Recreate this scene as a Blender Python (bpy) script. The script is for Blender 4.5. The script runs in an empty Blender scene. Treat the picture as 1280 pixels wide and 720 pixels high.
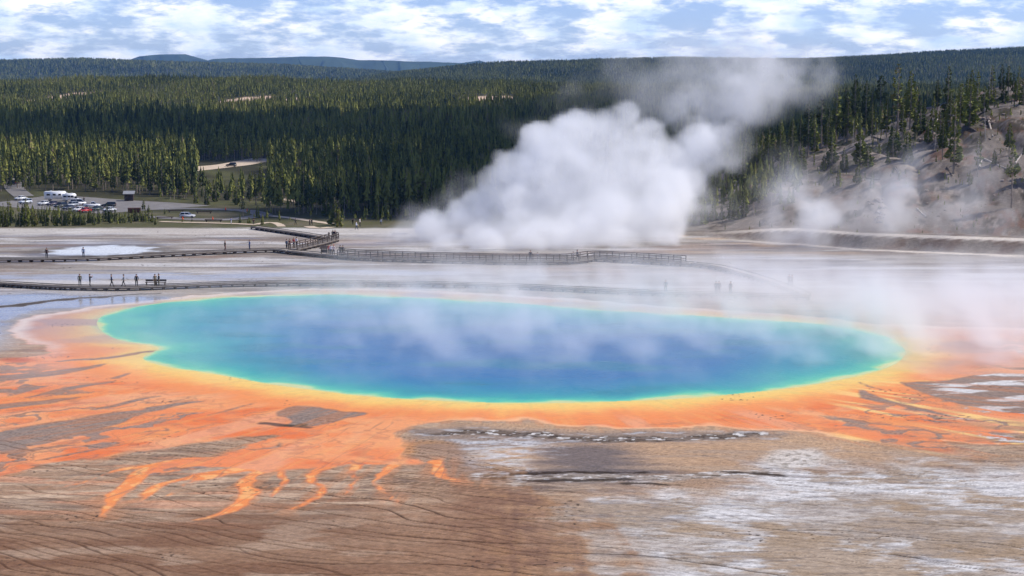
import bpy, bmesh, math, random
import numpy as np
from mathutils import Vector, Matrix

random.seed(7)
rng = np.random.default_rng(7)
scene = bpy.context.scene
COL = scene.collection
PI = math.pi

# ------------------------------------------------------------------ camera geometry (metres, z = 0 is the spring's water level)
EYE = 32.0
FPX = 2000.0
PITCH = math.atan(260.0 / FPX)
CP, SP = math.cos(PITCH), math.sin(PITCH)


def ray(u, v):
    a, b = (u - 640.0) / FPX, (360.0 - v) / FPX
    return a, CP + b * SP, b * CP - SP


def G(u, v, z=0.0):
    """a measured point of the photograph laid on the level z"""
    dx, dy, dz = ray(u, v)
    t = (z - EYE) / dz
    return dx * t, dy * t


# ------------------------------------------------------------------ noise
def _h(ix, iy, seed):
    n = (ix.astype(np.uint32) * np.uint32(374761393) + iy.astype(np.uint32) * np.uint32(668265263) + np.uint32(seed * 2246822519 & 0xffffffff))
    n = (n ^ (n >> np.uint32(13))) * np.uint32(1274126177)
    n = n ^ (n >> np.uint32(16))
    return n.astype(np.float32) * np.float32(2 * PI / 4294967296.0)


def pn(x, y, seed=0):
    x = np.asarray(x, dtype=np.float32)
    y = np.asarray(y, dtype=np.float32)
    x0, y0 = np.floor(x), np.floor(y)
    fx, fy = x - x0, y - y0
    ix, iy = x0.astype(np.int64), y0.astype(np.int64)
    sx = fx * fx * fx * (fx * (fx * 6 - 15) + 10)
    sy = fy * fy * fy * (fy * (fy * 6 - 15) + 10)

    def g(ox, oy):
        a = _h((ix + ox) & 0xffffffff, (iy + oy) & 0xffffffff, seed)
        return np.cos(a) * (fx - ox) + np.sin(a) * (fy - oy)
    a = g(0, 0) * (1 - sx) + g(1, 0) * sx
    b = g(0, 1) * (1 - sx) + g(1, 1) * sx
    return (a * (1 - sy) + b * sy) * 1.4


def fbm(x, y, o=4, seed=0, gain=.5):
    s, a, f = 0, 1.0, 1.0
    for k in range(o):
        s = s + a * pn(x * f, y * f, seed + k * 17)
        a *= gain
        f *= 2.03
    return s


def ss(a, b, x):
    t = np.clip((x - a) / (b - a), 0, 1)
    return t * t * (3 - 2 * t)


def itp(x, xs, ys):
    return np.interp(x, xs, ys)


# ------------------------------------------------------------------ shapes measured on the level ground
def smooth_poly(pts, closed=True, n=6):
    P = np.array([G(u, v) for u, v in pts])
    out = []
    m = len(P)
    for i in range(m if closed else m - 1):
        if closed:
            p0, p1, p2, p3 = P[i - 1], P[i], P[(i + 1) % m], P[(i + 2) % m]
        else:
            p0, p1, p2, p3 = P[max(i - 1, 0)], P[i], P[i + 1], P[min(i + 2, m - 1)]
        for k in range(n):
            t = k / n
            out.append(.5 * (2 * p1 + (p2 - p0) * t + (2 * p0 - 5 * p1 + 4 * p2 - p3) * t * t + (3 * p1 - p0 - 3 * p2 + p3) * t ** 3))
    if not closed:
        out.append(P[-1])
    return np.array(out)


GX0, GX1, GY0, GY1, GS = -130.0, 130.0, 84.0, 330.0, 0.5
gx = np.arange(GX0, GX1 + GS, GS)
gy = np.arange(GY0, GY1 + GS, GS)
GXX, GYY = np.meshgrid(gx, gy)


def sdf_poly(pts, n=6):
    """signed distance in metres to a closed outline, on the metre grid (inside < 0)"""
    P = smooth_poly(pts, True, n)
    X, Y = GXX.astype(np.float32), GYY.astype(np.float32)
    best = np.full(X.shape, 1e9, np.float32)
    ins = np.zeros(X.shape, bool)
    for i in range(len(P)):
        x1, y1 = P[i]
        x2, y2 = P[(i + 1) % len(P)]
        ex, ey = x2 - x1, y2 - y1
        l2 = ex * ex + ey * ey + 1e-9
        t = np.clip(((X - x1) * ex + (Y - y1) * ey) / l2, 0, 1)
        d = (X - x1 - t * ex) ** 2 + (Y - y1 - t * ey) ** 2
        np.minimum(best, d, out=best)
        if y1 != y2:
            c = ((Y > y1) != (Y > y2)) & (X < (x2 - x1) * (Y - y1) / (y2 - y1) + x1)
            ins ^= c
    d = np.sqrt(best)
    return np.where(ins, -d, d)


def sdf_stream(pts, n=5):
    """distance to a line minus its half width; pts = (u, v, half width in metres)"""
    P = smooth_poly([(p[0], p[1]) for p in pts], False, n)
    w = np.interp(np.linspace(0, len(pts) - 1, len(P)), range(len(pts)), [p[2] for p in pts])
    X, Y = GXX.astype(np.float32), GYY.astype(np.float32)
    best = np.full(X.shape, 1e9, np.float32)
    for i in range(len(P) - 1):
        x1, y1 = P[i]
        x2, y2 = P[i + 1]
        ex, ey = x2 - x1, y2 - y1
        l2 = ex * ex + ey * ey + 1e-9
        t = np.clip(((X - x1) * ex + (Y - y1) * ey) / l2, 0, 1)
        d = np.sqrt((X - x1 - t * ex) ** 2 + (Y - y1 - t * ey) ** 2) - (w[i] * (1 - t) + w[i + 1] * t)
        np.minimum(best, d, out=best)
    return best


def look(F, x, y):
    fx = np.clip((x - GX0) / GS, 0, len(gx) - 1.001)
    fy = np.clip((y - GY0) / GS, 0, len(gy) - 1.001)
    ix, iy = fx.astype(int), fy.astype(int)
    fx, fy = fx - ix, fy - iy
    return (F[iy, ix] * (1 - fx) + F[iy, ix + 1] * fx) * (1 - fy) + (F[iy + 1, ix] * (1 - fx) + F[iy + 1, ix + 1] * fx) * fy


POOL = [(122, 405), (127, 396), (150, 388), (185, 381), (230, 376), (290, 371), (380, 368), (500, 371), (650, 380), (790, 390), (950, 400),
        (1060, 409), (1110, 422), (1130, 437), (1128, 447), (1112, 458), (1070, 470), (1000, 483), (930, 491), (860, 497), (780, 501),
        (700, 503), (620, 503), (540, 500), (460, 495), (400, 488), (340, 480), (290, 471), (250, 464), (215, 459), (187, 452), (180, 446),
        (199, 436), (190, 431), (165, 428), (145, 423), (129, 415)]
F_POOL = sdf_poly(POOL)

# orange mat: everything inside, less the grey tongues and islands
MAT = sdf_poly([(-200, 480), (-60, 462), (0, 452), (60, 440), (30, 428), (12, 416), (14, 406), (40, 396), (90, 387), (160, 378), (240, 370), (380, 361),
                (520, 363), (680, 371), (850, 384), (1000, 394), (1090, 404), (1180, 408), (1320, 412), (1480, 430), (1480, 540),
                (1330, 552), (1280, 548), (1200, 566), (1120, 560), (1050, 550), (1004, 541), (930, 539), (880, 533), (840, 537), (775, 537),
                (700, 533), (662, 527), (600, 525), (560, 527), (520, 533), (503, 540), (507, 553), (518, 568), (532, 580), (500, 584),
                (440, 582), (400, 586), (330, 592), (300, 590), (255, 586), (180, 592), (205, 581), (250, 573), (300, 560), (345, 545),
                (300, 547), (240, 555), (195, 563), (140, 573), (60, 581), (0, 598), (-90, 625), (-200, 640)], 4)
STREAMS = [
    [(285, 578, 2.2), (225, 579, 1.1), (182, 589, .8), (166, 602, .75), (150, 615, .65), (139, 630, .5), (127, 647, .25)],
    [(330, 583, 1.6), (285, 591, .9), (232, 600, .6), (195, 609, .5), (172, 627, .12)],
    [(345, 585, 1.2), (318, 592, .7), (308, 603, .6), (313, 618, .7), (303, 632, .55), (280, 643, .4), (240, 652, .15)],
    [(410, 583, .9), (393, 592, .5), (393, 603, .4), (401, 612, .35), (392, 624, .3), (358, 640, .08)],
    [(500, 578, .7), (478, 590, .35), (470, 601, .25), (477, 613, .2), (492, 628, .08)],
    [(545, 578, .7), (552, 594, .6), (566, 600, .35), (592, 604, .12)],
    [(300, 588, .5), (270, 597, .35), (240, 604, .25), (215, 618, .08)],
    [(360, 583, .5), (350, 594, .35), (352, 606, .25), (338, 622, .08)],
    [(445, 582, .5), (438, 592, .3), (445, 604, .2), (430, 618, .06)],
    [(205, 580, .5), (150, 588, .3), (110, 600, .2), (70, 612, .05)],
    [(120, 470, .9), (60, 487, .9), (0, 501, .8), (-80, 520, .8)],
    [(330, 528, 2.6), (260, 540, 2.2), (200, 551, 1.5), (150, 561, 1.1), (85, 574, .75), (30, 582, .7), (0, 593, .7), (-60, 612, .6)],
    [(200, 541, 1.0), (130, 551, .6), (85, 559, .4), (30, 567, .15)],
    [(170, 512, 1.0), (100, 518, .8), (40, 530, .55), (-40, 548, .4)],
    [(1060, 540, 1.2), (1130, 548, .8), (1200, 552, .5), (1290, 556, .3)],
    [(1060, 520, 1.2), (1140, 532, .8), (1220, 538, .6), (1300, 541, .5)],
]
F_STREAM = np.minimum.reduce([sdf_stream(s) for s in STREAMS])
TONGUES = [
    [(215, 437, .2), (180, 441, .6), (130, 448, .7), (72, 452, .4)],
    [(135, 455, .2), (95, 463, 1.1), (40, 470, 1.5), (-60, 478, 2.2)],
    [(160, 467, .3), (143, 473, .55)],
    [(140, 478, .4), (95, 485, .7), (60, 492, .5), (0, 499, .2)],
    [(100, 497, .2), (55, 503, .9), (0, 509, 1.3), (-80, 520, 1.6)],
    [(200, 495, .2), (165, 502, .5), (120, 512, .4)],
    [(252, 502, .25), (205, 509, .9), (150, 520, 1.7), (90, 534, 3.2), (20, 547, 4.2), (-90, 562, 5)],
    [(320, 503, .1), (290, 512, .3), (262, 520, .1)],
    [(310, 563, .15), (345, 560, .3), (352, 555, .1)],
    [(308, 470, .05), (330, 476, .1)],
    [(165, 555, .15), (110, 564, .3), (50, 577, .4)],
    [(225, 586, .2), (250, 584, .5), (272, 583, .1)],
    [(1128, 478, .2), (1150, 487, .8), (1190, 500, .8), (1240, 512, .5), (1290, 519, .2)],
    [(1076, 488, .2), (1090, 498, 1.0), (1130, 508, .6), (1165, 515, .5), (1197, 523, .15)],
    [(1072, 478, .1), (1090, 484, .3), (1112, 489, .05)],
    [(1140, 523, .1), (1170, 527, .5), (1200, 530, .1)],
    [(1240, 541, .2), (1300, 548, 1.2), (1400, 560, 2)],
]
F_TONGUE = np.minimum.reduce([sdf_stream(s) for s in TONGUES] + [
    sdf_poly([(333, 531), (347, 523), (351, 514), (372, 508), (410, 511), (432, 515), (458, 518), (425, 526), (385, 534)]),
    sdf_poly([(1135, 480), (1180, 476), (1225, 469), (1300, 467), (1420, 470), (1420, 518), (1300, 518), (1240, 512), (1190, 503), (1160, 492)])])
F_ISLE_DARK = sdf_stream([(326, 530, .3), (355, 532, .7), (388, 535, .3)])
F_WHITE1 = sdf_poly([(582, 552), (640, 548), (690, 560), (665, 585), (668, 605), (650, 618), (620, 612), (605, 590), (590, 572)])
F_SLATE = sdf_poly([(678, 560), (760, 560), (800, 580), (820, 590), (785, 605), (735, 608), (665, 606), (668, 590), (690, 575)])
F_GREYD = sdf_poly([(512, 542), (560, 534), (700, 540), (800, 540), (960, 541), (985, 546), (900, 551), (760, 554), (660, 558), (600, 566), (600, 590), (570, 585), (545, 555)])
F_CLIFF1 = np.minimum(sdf_stream([(560, 539, .6), (640, 544, 1.0), (740, 548, 1.1), (850, 549, .8), (960, 543, .6)]), sdf_stream([(520, 541, .4), (600, 541, .4)]))
F_CLIFF2 = sdf_stream([(600, 598, .8), (680, 597, 1.1), (750, 598, 1.3), (840, 597, .9), (930, 594, 1.0), (985, 590, .3)])
F_LINES2 = np.minimum(sdf_stream([(640, 594, .06), (720, 591, .16), (790, 591, .1), (808, 590, .03)]), np.minimum(
    sdf_stream([(650, 601, .06), (720, 601, .2), (790, 600, .1)]), np.minimum(sdf_stream([(900, 591, .04), (940, 592, .2), (985, 597, .04)]), sdf_stream([(760, 605, .04), (850, 607, .04)]))))
F_BROWN = sdf_poly([(540, 612), (592, 596), (640, 604), (668, 625), (692, 650), (722, 690), (745, 730), (760, 800), (-200, 800), (-200, 650), (0, 650), (140, 648), (300, 655), (440, 640)])
F_BROWN2 = sdf_poly([(545, 640), (592, 600), (640, 606), (664, 625), (684, 650), (706, 690), (730, 740), (740, 800), (560, 800), (600, 720), (585, 670)])
F_LOBE = sdf_poly([(510, 555), (560, 555), (590, 575), (597, 598), (570, 606), (540, 598), (525, 580)])
F_SINTER = sdf_poly([(700, 640), (730, 625), (790, 612), (870, 612), (920, 596), (960, 590), (1010, 570), (1060, 566), (1120, 580), (1300, 585), (1480, 600), (1480, 800), (760, 800), (725, 700)])
F_TAN = np.minimum.reduce([sdf_poly([(1098, 636), (1125, 628), (1160, 634), (1150, 641), (1115, 641)]), sdf_poly([(1152, 612), (1170, 609), (1178, 614), (1160, 617)]), sdf_poly([(950, 662), (985, 655), (1040, 672), (1090, 690), (1150, 705), (1160, 730), (1000, 730), (940, 700)]),
                           sdf_poly([(1190, 690), (1240, 678), (1300, 672), (1300, 700), (1230, 706)]), sdf_poly([(1185, 620), (1220, 614), (1275, 628), (1290, 634), (1230, 634)]), sdf_poly([(835, 655), (880, 650), (930, 662), (900, 672), (850, 668)])])
F_MOUND = sdf_poly([(955, 578), (975, 564), (1015, 562), (1045, 572), (1030, 582), (990, 588)])
F_SPRING = sdf_poly([(52, 316), (90, 310), (130, 307), (170, 308), (200, 313), (180, 317), (110, 320)])
F_WET = sdf_poly([(-60, 372), (40, 366), (120, 368), (205, 370), (215, 377), (140, 383), (80, 388), (30, 398), (0, 430), (-60, 440), (-200, 430), (-200, 385)])
F_MUD = sdf_stream([(-120, 390, .8), (0, 384, 1.2), (60, 377, .9), (120, 372, .5), (200, 367, .3)])
F_SHEET = sdf_stream([(-50, 346, 3), (60, 347, 4), (160, 346, 5), (300, 346, 4), (420, 340, 4), (560, 342, 3)])

# ------------------------------------------------------------------ terrain
PD = [60, 345, 356, 385, 425, 570, 700, 1000, 1300, 1600, 1900, 2050, 2300, 2800, 20000]
PZ = [0, 0, -.4, -6, -10, -10, -5.5, -3, 2, 14, 27, 29, 20, 0, -20]
DE = ([820, 860, 1000, 1080, 1280, 1600], [338, 332, 318, 308, 297, 285])
TOE = ([820, 860, 1000, 1080, 1280, 1600], [362, 350, 330, 318, 307, 295])


def terr(x, y):
    x = np.asarray(x, dtype=np.float64)
    y = np.asarray(y, dtype=np.float64)
    d = np.maximum(y, 1.0)
    u = 640 + FPX * x / d
    z = itp(d, PD, PZ)
    right = ss(560, 800, u)
    z = np.where(d < 1200, z * (1 - right * (1 - ss(700, 1200, d))), z)
    crest = itp(u, [-600, -200, 0, 130, 330, 480, 620, 760, 900, 1300, 2000], [.7, .8, .82, 1.06, .98, .9, .86, .72, .6, .5, .5])
    w = ss(1250, 1650, d) * (1 - ss(2500, 2900, d))
    z = z * (1 - w) + z * crest * w
    z = z + (fbm(d * .004, x * .004, 3, 5) * 2.5) * ss(620, 1100, d) * (1 - ss(3000, 4000, d))
    # long ridge on the right
    hr = itp(u, [-900, 300, 420, 480, 560, 640, 850, 1000, 1150, 1280, 1700], [-10, -5, 15, 40, 60, 72, 80, 83, 94, 106, 120])
    z = np.where(d > 2400, np.maximum(z, hr * ss(2650, 4400, d) * (1 - ss(4550, 6000, d)) + fbm(x * .002, d * .002, 3, 9) * 7 * ss(2650, 3300, d) * (1 - ss(4400, 5500, d)) - 3), z)
    # ridge on the left, farther
    hl = itp(u, [-900, -100, 0, 110, 200, 350, 470, 600, 900, 1500], [110, 108, 102, 110, 98, 86, 62, 30, 10, 0])
    z = np.where(d > 2400, np.maximum(z, hl * ss(4700, 6500, d) * (1 - ss(6700, 8500, d)) - 4), z)
    # embankment and bare hill on the right
    de, toe = itp(u, *DE), itp(u, *TOE)
    fade = ss(850, 1010, u)
    near = 1 - ss(700, 1100, d)
    z = z + 2.2 * ss(de - 4, de, d) * fade * near
    L = itp(u, [840, 1000, 1280, 1600], [62, 85, 108, 120])
    hc = itp(u, [810, 900, 1000, 1100, 1180, 1280, 1450, 1900], [0, 3, 8.5, 15, 22, 29, 36, 42])
    s = np.clip((d - toe) / L, 0, 1)
    hill = hc * (1 - (1 - s) ** 1.55) * (1 - .75 * ss(520, 950, d))
    hn = fbm(x * .06, d * .06, 5, 21) * 1.3 - (1 - np.abs(pn(x * .10, d * .025, 31))) ** 4 * 1.3 + .8
    z = z + hill + hn * ss(0, .25, s) * ss(0, 8, hc) * near
    # near relief of the mats, tiny
    n = (d < 345)
    if n.any():
        sp = look(F_POOL, np.clip(x, GX0, GX1), np.clip(y, GY0, GY1))
        lip = np.where(sp < 0, np.maximum(sp * .25, -3.0) - .02, np.minimum(sp * .02, .05))
        z = z + np.where(n, lip, 0)
    return z


def R(u, v, far=900.0):
    """where the sight line of a measured point meets the terrain"""
    dx, dy, dz = ray(u, v)
    t = np.arange(90.0, far, .5)
    zz = terr(dx * t, dy * t)
    hit = np.nonzero(EYE + dz * t <= zz)[0]
    k = t[hit[0]] if len(hit) else far
    return dx * k, dy * k, float(terr(np.array([dx * k]), np.array([dy * k]))[0])


def zt(x, y):
    return float(terr(np.array([x]), np.array([y]))[0])


# ------------------------------------------------------------------ helpers for objects and materials
def lin(c):
    c = c / 255.0
    return c / 12.92 if c <= .04045 else ((c + .055) / 1.055) ** 2.4


def S(r, g, b, k=1.0):
    return np.array([lin(r) * k, lin(g) * k, lin(b) * k])


def nmat(name):
    m = bpy.data.materials.new(name)
    m.use_nodes = True
    return m, m.node_tree.nodes, m.node_tree.links, m.node_tree.nodes['Principled BSDF']


def mat(name, col, rough=.7, metal=0.0, var=.25, scale=3.0, spec=.3, bump=0.0):
    """plain surface with procedural wear: noise in value and roughness"""
    m, N, L, P = nmat(name)
    tc = N.new('ShaderNodeTexCoord')
    nz = N.new('ShaderNodeTexNoise')
    nz.inputs['Scale'].default_value = scale
    nz.inputs['Detail'].default_value = 5
    L.new(tc.outputs['Object'], nz.inputs['Vector'])
    cr = N.new('ShaderNodeValToRGB')
    c = np.array(col[:3])
    cr.color_ramp.elements[0].position = .3
    cr.color_ramp.elements[1].position = .7
    cr.color_ramp.elements[0].color = (*np.clip(c * (1 - var), 0, 1), 1)
    cr.color_ramp.elements[1].color = (*np.clip(c * (1 + var), 0, 1), 1)
    L.new(nz.outputs['Fac'], cr.inputs['Fac'])
    L.new(cr.outputs['Color'], P.inputs['Base Color'])
    P.inputs['Roughness'].default_value = rough
    P.inputs['Metallic'].default_value = metal
    P.inputs['Specular IOR Level'].default_value = spec
    if bump:
        b = N.new('ShaderNodeBump')
        b.inputs['Strength'].default_value = bump
        L.new(nz.outputs['Fac'], b.inputs['Height'])
        L.new(b.outputs['Normal'], P.inputs['Normal'])
    return m


def mesh_np(name, V, F, mats=(), smooth=False, attrs=None, cols=None):
    """mesh from numpy arrays; F is (n, k) with one k"""
    me = bpy.data.meshes.new(name)
    V = np.ascontiguousarray(V, dtype=np.float32)
    F = np.ascontiguousarray(F, dtype=np.int32)
    n, k = F.shape
    me.vertices.add(len(V))
    me.vertices.foreach_set('co', V.ravel())
    me.loops.add(n * k)
    me.loops.foreach_set('vertex_index', F.ravel())
    me.polygons.add(n)
    me.polygons.foreach_set('loop_start', np.arange(0, n * k, k, dtype=np.int32))
    me.polygons.foreach_set('loop_total', np.full(n, k, dtype=np.int32))
    if smooth:
        me.polygons.foreach_set('use_smooth', np.ones(n, dtype=bool))
    for nm, a in (attrs or {}).items():
        at = me.attributes.new(nm, 'FLOAT', 'POINT')
        at.data.foreach_set('value', np.ascontiguousarray(a, dtype=np.float32))
    for nm, a in (cols or {}).items():
        at = me.attributes.new(nm, 'FLOAT_COLOR', 'POINT')
        b = np.ones((len(V), 4), dtype=np.float32)
        b[:, :3] = a
        at.data.foreach_set('color', b.ravel())
    me.update(calc_edges=True)
    for m in mats:
        me.materials.append(m)
    return me


def obj(name, data, parent=None, **props):
    o = bpy.data.objects.new(name, data)
    COL.objects.link(o)
    if parent is not None:
        o.parent = parent
    for k, v in props.items():
        o[k] = v
    return o


def tag(o, label=None, category=None, group=None, kind=None):
    for k, v in (('label', label), ('category', category), ('group', group), ('kind', kind)):
        if v:
            o[k] = v
    return o


def thing(name, label, category, loc=(0, 0, 0), rz=0.0, group=None):
    o = bpy.data.objects.new(name, None)
    COL.objects.link(o)
    o.location = loc
    o.rotation_euler = (0, 0, rz)
    return tag(o, label, category, group)


def dup(root, loc, rz=0.0, label=None, group=None, scale=None):
    r = root.copy()
    COL.objects.link(r)
    r.location = loc
    r.rotation_euler = (0, 0, rz)
    if scale is not None:
        r.scale = scale
    if label:
        r['label'] = label
    if group:
        r['group'] = group
    for ch in list(root.children):
        c = ch.copy()
        COL.objects.link(c)
        c.parent = r
        for g in list(ch.children):
            k = g.copy()
            COL.objects.link(k)
            k.parent = c
    return r


class MB:
    """collects boxes, bars and tubes into one mesh"""

    def __init__(self):
        self.bm = bmesh.new()

    def box(self, cx, cy, cz, sx, sy, sz, rz=0.0, bev=0.0):
        vs = bmesh.ops.create_cube(self.bm, size=1.0)['verts']
        bmesh.ops.scale(self.bm, vec=(sx, sy, sz), verts=vs)
        if bev:
            es = list({e for v in vs for e in v.link_edges})
            r = bmesh.ops.bevel(self.bm, geom=es, offset=bev, segments=2, affect='EDGES')
            vs = list({v for f in r['faces'] for v in f.verts} | {v for v in vs if v.is_valid})
        bmesh.ops.rotate(self.bm, cent=(0, 0, 0), matrix=Matrix.Rotation(rz, 3, 'Z'), verts=vs)
        bmesh.ops.translate(self.bm, vec=(cx, cy, cz), verts=vs)
        return self

    def bar(self, p, q, w, h=None):
        p, q = Vector(p), Vector(q)
        d = q - p
        l = d.length
        vs = bmesh.ops.create_cube(self.bm, size=1.0)['verts']
        bmesh.ops.scale(self.bm, vec=(w, h or w, l), verts=vs)
        z = d.normalized()
        up = Vector((0, 0, 1)) if abs(z.z) < .95 else Vector((0, 1, 0))
        yy = z.cross(up).normalized()
        xx = yy.cross(z).normalized()
        # x axis (w) sideways, y axis (h) upright
        M = Matrix((yy, xx, z)).transposed()
        bmesh.ops.rotate(self.bm, cent=(0, 0, 0), matrix=M, verts=vs)
        bmesh.ops.translate(self.bm, vec=(p + q) / 2, verts=vs)
        return self

    def tube(self, p, q, r1, r2=None, seg=8, cap=True):
        p, q = Vector(p), Vector(q)
        r2 = r1 if r2 is None else r2
        d = q - p
        z = d.normalized()
        up = Vector((0, 0, 1)) if abs(z.z) < .95 else Vector((0, 1, 0))
        xx = z.cross(up).normalized()
        yy = z.cross(xx)
        a, b = [], []
        for i in range(seg):
            t = 2 * PI * i / seg
            o = xx * math.cos(t) + yy * math.sin(t)
            a.append(self.bm.verts.new(p + o * r1))
            b.append(self.bm.verts.new(q + o * r2))
        for i in range(seg):
            self.bm.faces.new((a[i], a[(i + 1) % seg], b[(i + 1) % seg], b[i]))
        if cap:
            self.bm.faces.new(a[::-1])
            self.bm.faces.new(b)
        return self

    def prism(self, prof, x0, x1, taper=None):
        """closed outline in (y, z) pushed from x0 to x1; taper(y, z) gives a factor for x"""
        f = taper or (lambda y, z: 1.0)
        a = [self.bm.verts.new((x0 * f(y, z), y, z)) for y, z in prof]
        b = [self.bm.verts.new((x1 * f(y, z), y, z)) for y, z in prof]
        n = len(prof)
        for i in range(n):
            self.bm.faces.new((a[i], a[(i + 1) % n], b[(i + 1) % n], b[i]))
        self.bm.faces.new(a[::-1])
        self.bm.faces.new(b)
        return self

    def build(self, name, m, parent=None, smooth=False):
        bmesh.ops.recalc_face_normals(self.bm, faces=self.bm.faces)
        me = bpy.data.meshes.new(name)
        self.bm.to_mesh(me)
        self.bm.free()
        if smooth:
            for p in me.polygons:
                p.use_smooth = True
        for mm in (m if isinstance(m, (list, tuple)) else [m]):
            me.materials.append(mm)
        return obj(name, me, parent)


ORD = ['first', 'second', 'third', 'fourth', 'fifth', 'sixth', 'seventh', 'eighth', 'ninth', 'tenth', 'eleventh', 'twelfth', 'thirteenth', 'fourteenth',
       'fifteenth', 'sixteenth', 'seventeenth', 'eighteenth', 'nineteenth', 'twentieth']
ORD += ['twenty-' + w for w in ORD[:9]] + ['thirtieth'] + ['thirty-' + w for w in ORD[:9]] + ['fortieth'] + ['forty-' + w for w in ORD[:9]] + ['fiftieth'] + ['fifty-' + w for w in ORD[:9]] + ['sixtieth'] + ['sixty-' + w for w in ORD[:9]] + ['seventieth'] + ['seventy-' + w for w in ORD[:9]]


# ------------------------------------------------------------------ ground: one sheet out to the horizon
BARE = [(95, 117, 38, 60), (180, 119, 16, 40), (318, 122, 34, 70), (375, 121, 22, 45), (612, 121, 34, 60), (575, 124, 12, 30)]


def bare_patch(x, y):
    m = np.zeros(np.shape(x))
    for u, v, w, h in BARE:
        d = BARE_D[(u, v)]
        cx = (u - 640) / FPX * d
        rx = w / FPX * d
        q = ((x - cx) / rx) ** 2 + ((y - d) / (h * np.where(y < d, 2.2, 1.0))) ** 2
        q = q + fbm(x * .03, y * .02, 3, 44) * .7
        m = np.maximum(m, 1 - ss(.6, 1.1, q))
    return m


BARE_D = {(u, v): min(R(u, v + 3, 2300.0)[1], 1900.0) for u, v, w, h in BARE}

vr = np.concatenate([np.arange(860, 288, -.72)])
drow = list(64000.0 / (vr - 100.0))
d = drow[-1]
while d < 540:
    d += .9
    drow.append(d)
while d < 12500:
    d *= 1.011
    drow.append(d)
drow = np.array(drow)
uc = np.concatenate([np.arange(-700, -70, 12), np.arange(-70, 1350, 1.15), np.arange(1350, 1990, 12)])
A, D = np.meshgrid((uc - 640) / FPX, drow)
nr, nc = A.shape
X = (A * D).ravel()
Y = D.ravel()
Z = terr(X, Y)
U = 640 + FPX * X / Y
V0 = 100 + 64000.0 / Y                      # 'row' of a level point, only used as a depth measure
NV = len(X)
print('ground verts', NV)
K = .79


def mix(c, col, m):
    c += (np.asarray(col) - c) * np.asarray(m)[..., None]


wet = np.zeros(NV)
grain = np.ones(NV)
C = np.zeros((NV, 3))
# --- far land
C[:] = S(64, 62, 42, .8)
mix(C, S(92, 92, 58, .8), ss(-.1, .5, fbm(X * .03, Y * .03, 3, 61)))
far = Y > 330
hillm = ss(820, 900, U) * (Y > 300) * (1 - ss(480, 620, Y))
soil = np.zeros((NV, 3))
soil[:] = S(122, 112, 103, .84)
n1 = fbm(X * .09, Y * .07, 5, 71, .78)
mix(soil, S(122, 94, 78, .8), ss(.05, .6, n1) * ss(960, 1100, U))
mix(soil, S(146, 134, 122, .82), ss(.1, .6, fbm(X * .05, Y * .05, 4, 72)) * (1 - ss(1150, 1230, U) * .6))
mix(soil, S(66, 58, 46, .78), ss(.12, .5, fbm(X * .17, Y * .12, 4, 73, .6)) * .85)
mix(soil, S(56, 62, 34, .78), ss(-.05, .35, fbm(X * .07, Y * .07, 4, 74, .6)) * ss(345, 400, Y) * .85)
mix(soil, S(150, 138, 128, .82), ss(.35, .6, fbm(X * .5, Y * .4, 3, 77)) * .7)
mix(C, soil, hillm)
bp = bare_patch(X, Y) * (Y > 900) * (Y < 2300)
mix(C, S(214, 184, 158, .9), bp)
# meadow and terrace edge on the left
mead = ss(345, 352, Y) * (1 - ss(470, 600, Y)) * (1 - ss(560, 800, U))
mix(C, S(96, 94, 62, .75), mead)
mix(C, S(116, 108, 84, .7), mead * ss(0, .5, fbm(X * .06, Y * .05, 3, 75)))
# --- near land
q = np.nonzero(Y < 372)[0]
x, y, u, v = X[q], Y[q], U[q], V0[q]
wx = fbm(x * .22, y * .22, 3, 1)
wy = fbm(x * .22, y * .22, 3, 2)
xs, ys = x + wx * .55, y + wy * .75
th = np.arctan2(x, 190 - y) * 30.0
rr = np.hypot(x, 190 - y)
radial = fbm(th * .35, rr * .035, 4, 3)                # streaks that run away from the pool
radf = fbm(th * 1.6, rr * .08, 3, 4)
c = np.zeros((len(q), 3))
c[:] = S(172, 142, 115)
big = fbm(x * .045, y * .05, 4, 6)
fin = fbm(x * .5, y * .7, 3, 7)
st = fbm(x * .09, y * .55, 4, 8)                       # streaks along the contour
mix(c, S(146, 114, 90), ss(-.1, .6, big))
mix(c, S(124, 104, 90), ss(.0, .6, fbm(x * .12, y * .3, 5, 10, .6)) * .7)
mix(c, S(196, 172, 146), ss(.0, .6, st) * .6)
# far terrace behind the pool
back = ss(222, 250, y)
cb = np.zeros_like(c)
cb[:] = S(166, 158, 149)
mix(cb, S(136, 124, 114), ss(-.05, .45, fbm(x * .025, y * .11, 4, 81)))
mix(cb, S(206, 203, 200), ss(.12, .45, fbm(x * .03, y * .16, 4, 82)) * .8)
mix(cb, S(152, 126, 108), ss(.1, .5, fbm(x * .02, y * .07, 3, 83)) * .55 * ss(235, 285, y))
mix(cb, S(120, 112, 106), ss(.25, .5, fbm(x * .06, y * .4, 3, 84)) * .7)
mix(cb, S(186, 186, 190), (1 - ss(-3, 2, look(F_SHEET, xs, ys) + st * 4)) * .75)
mix(cb, S(196, 160, 120), ss(.2, .5, fbm(x * .05, y * .1, 3, 85)) * ss(286, 305, y) * ss(700, 900, u) * .5)
mix(cb, S(214, 208, 198), ss(325, 338, y + wx * 3) * (1 - ss(346, 354, y)) * .6 * (1 - ss(500, 700, u)))
mix(c, cb, back)
sp = look(F_SPRING, xs, ys)
mix(c, S(112, 104, 96), (1 - ss(0, 7, sp + wx * 2)) * .8)
mix(c, S(214, 220, 226), 1 - ss(-2.5, 1.0, sp + wx * 2.5 + st * 2))
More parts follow.
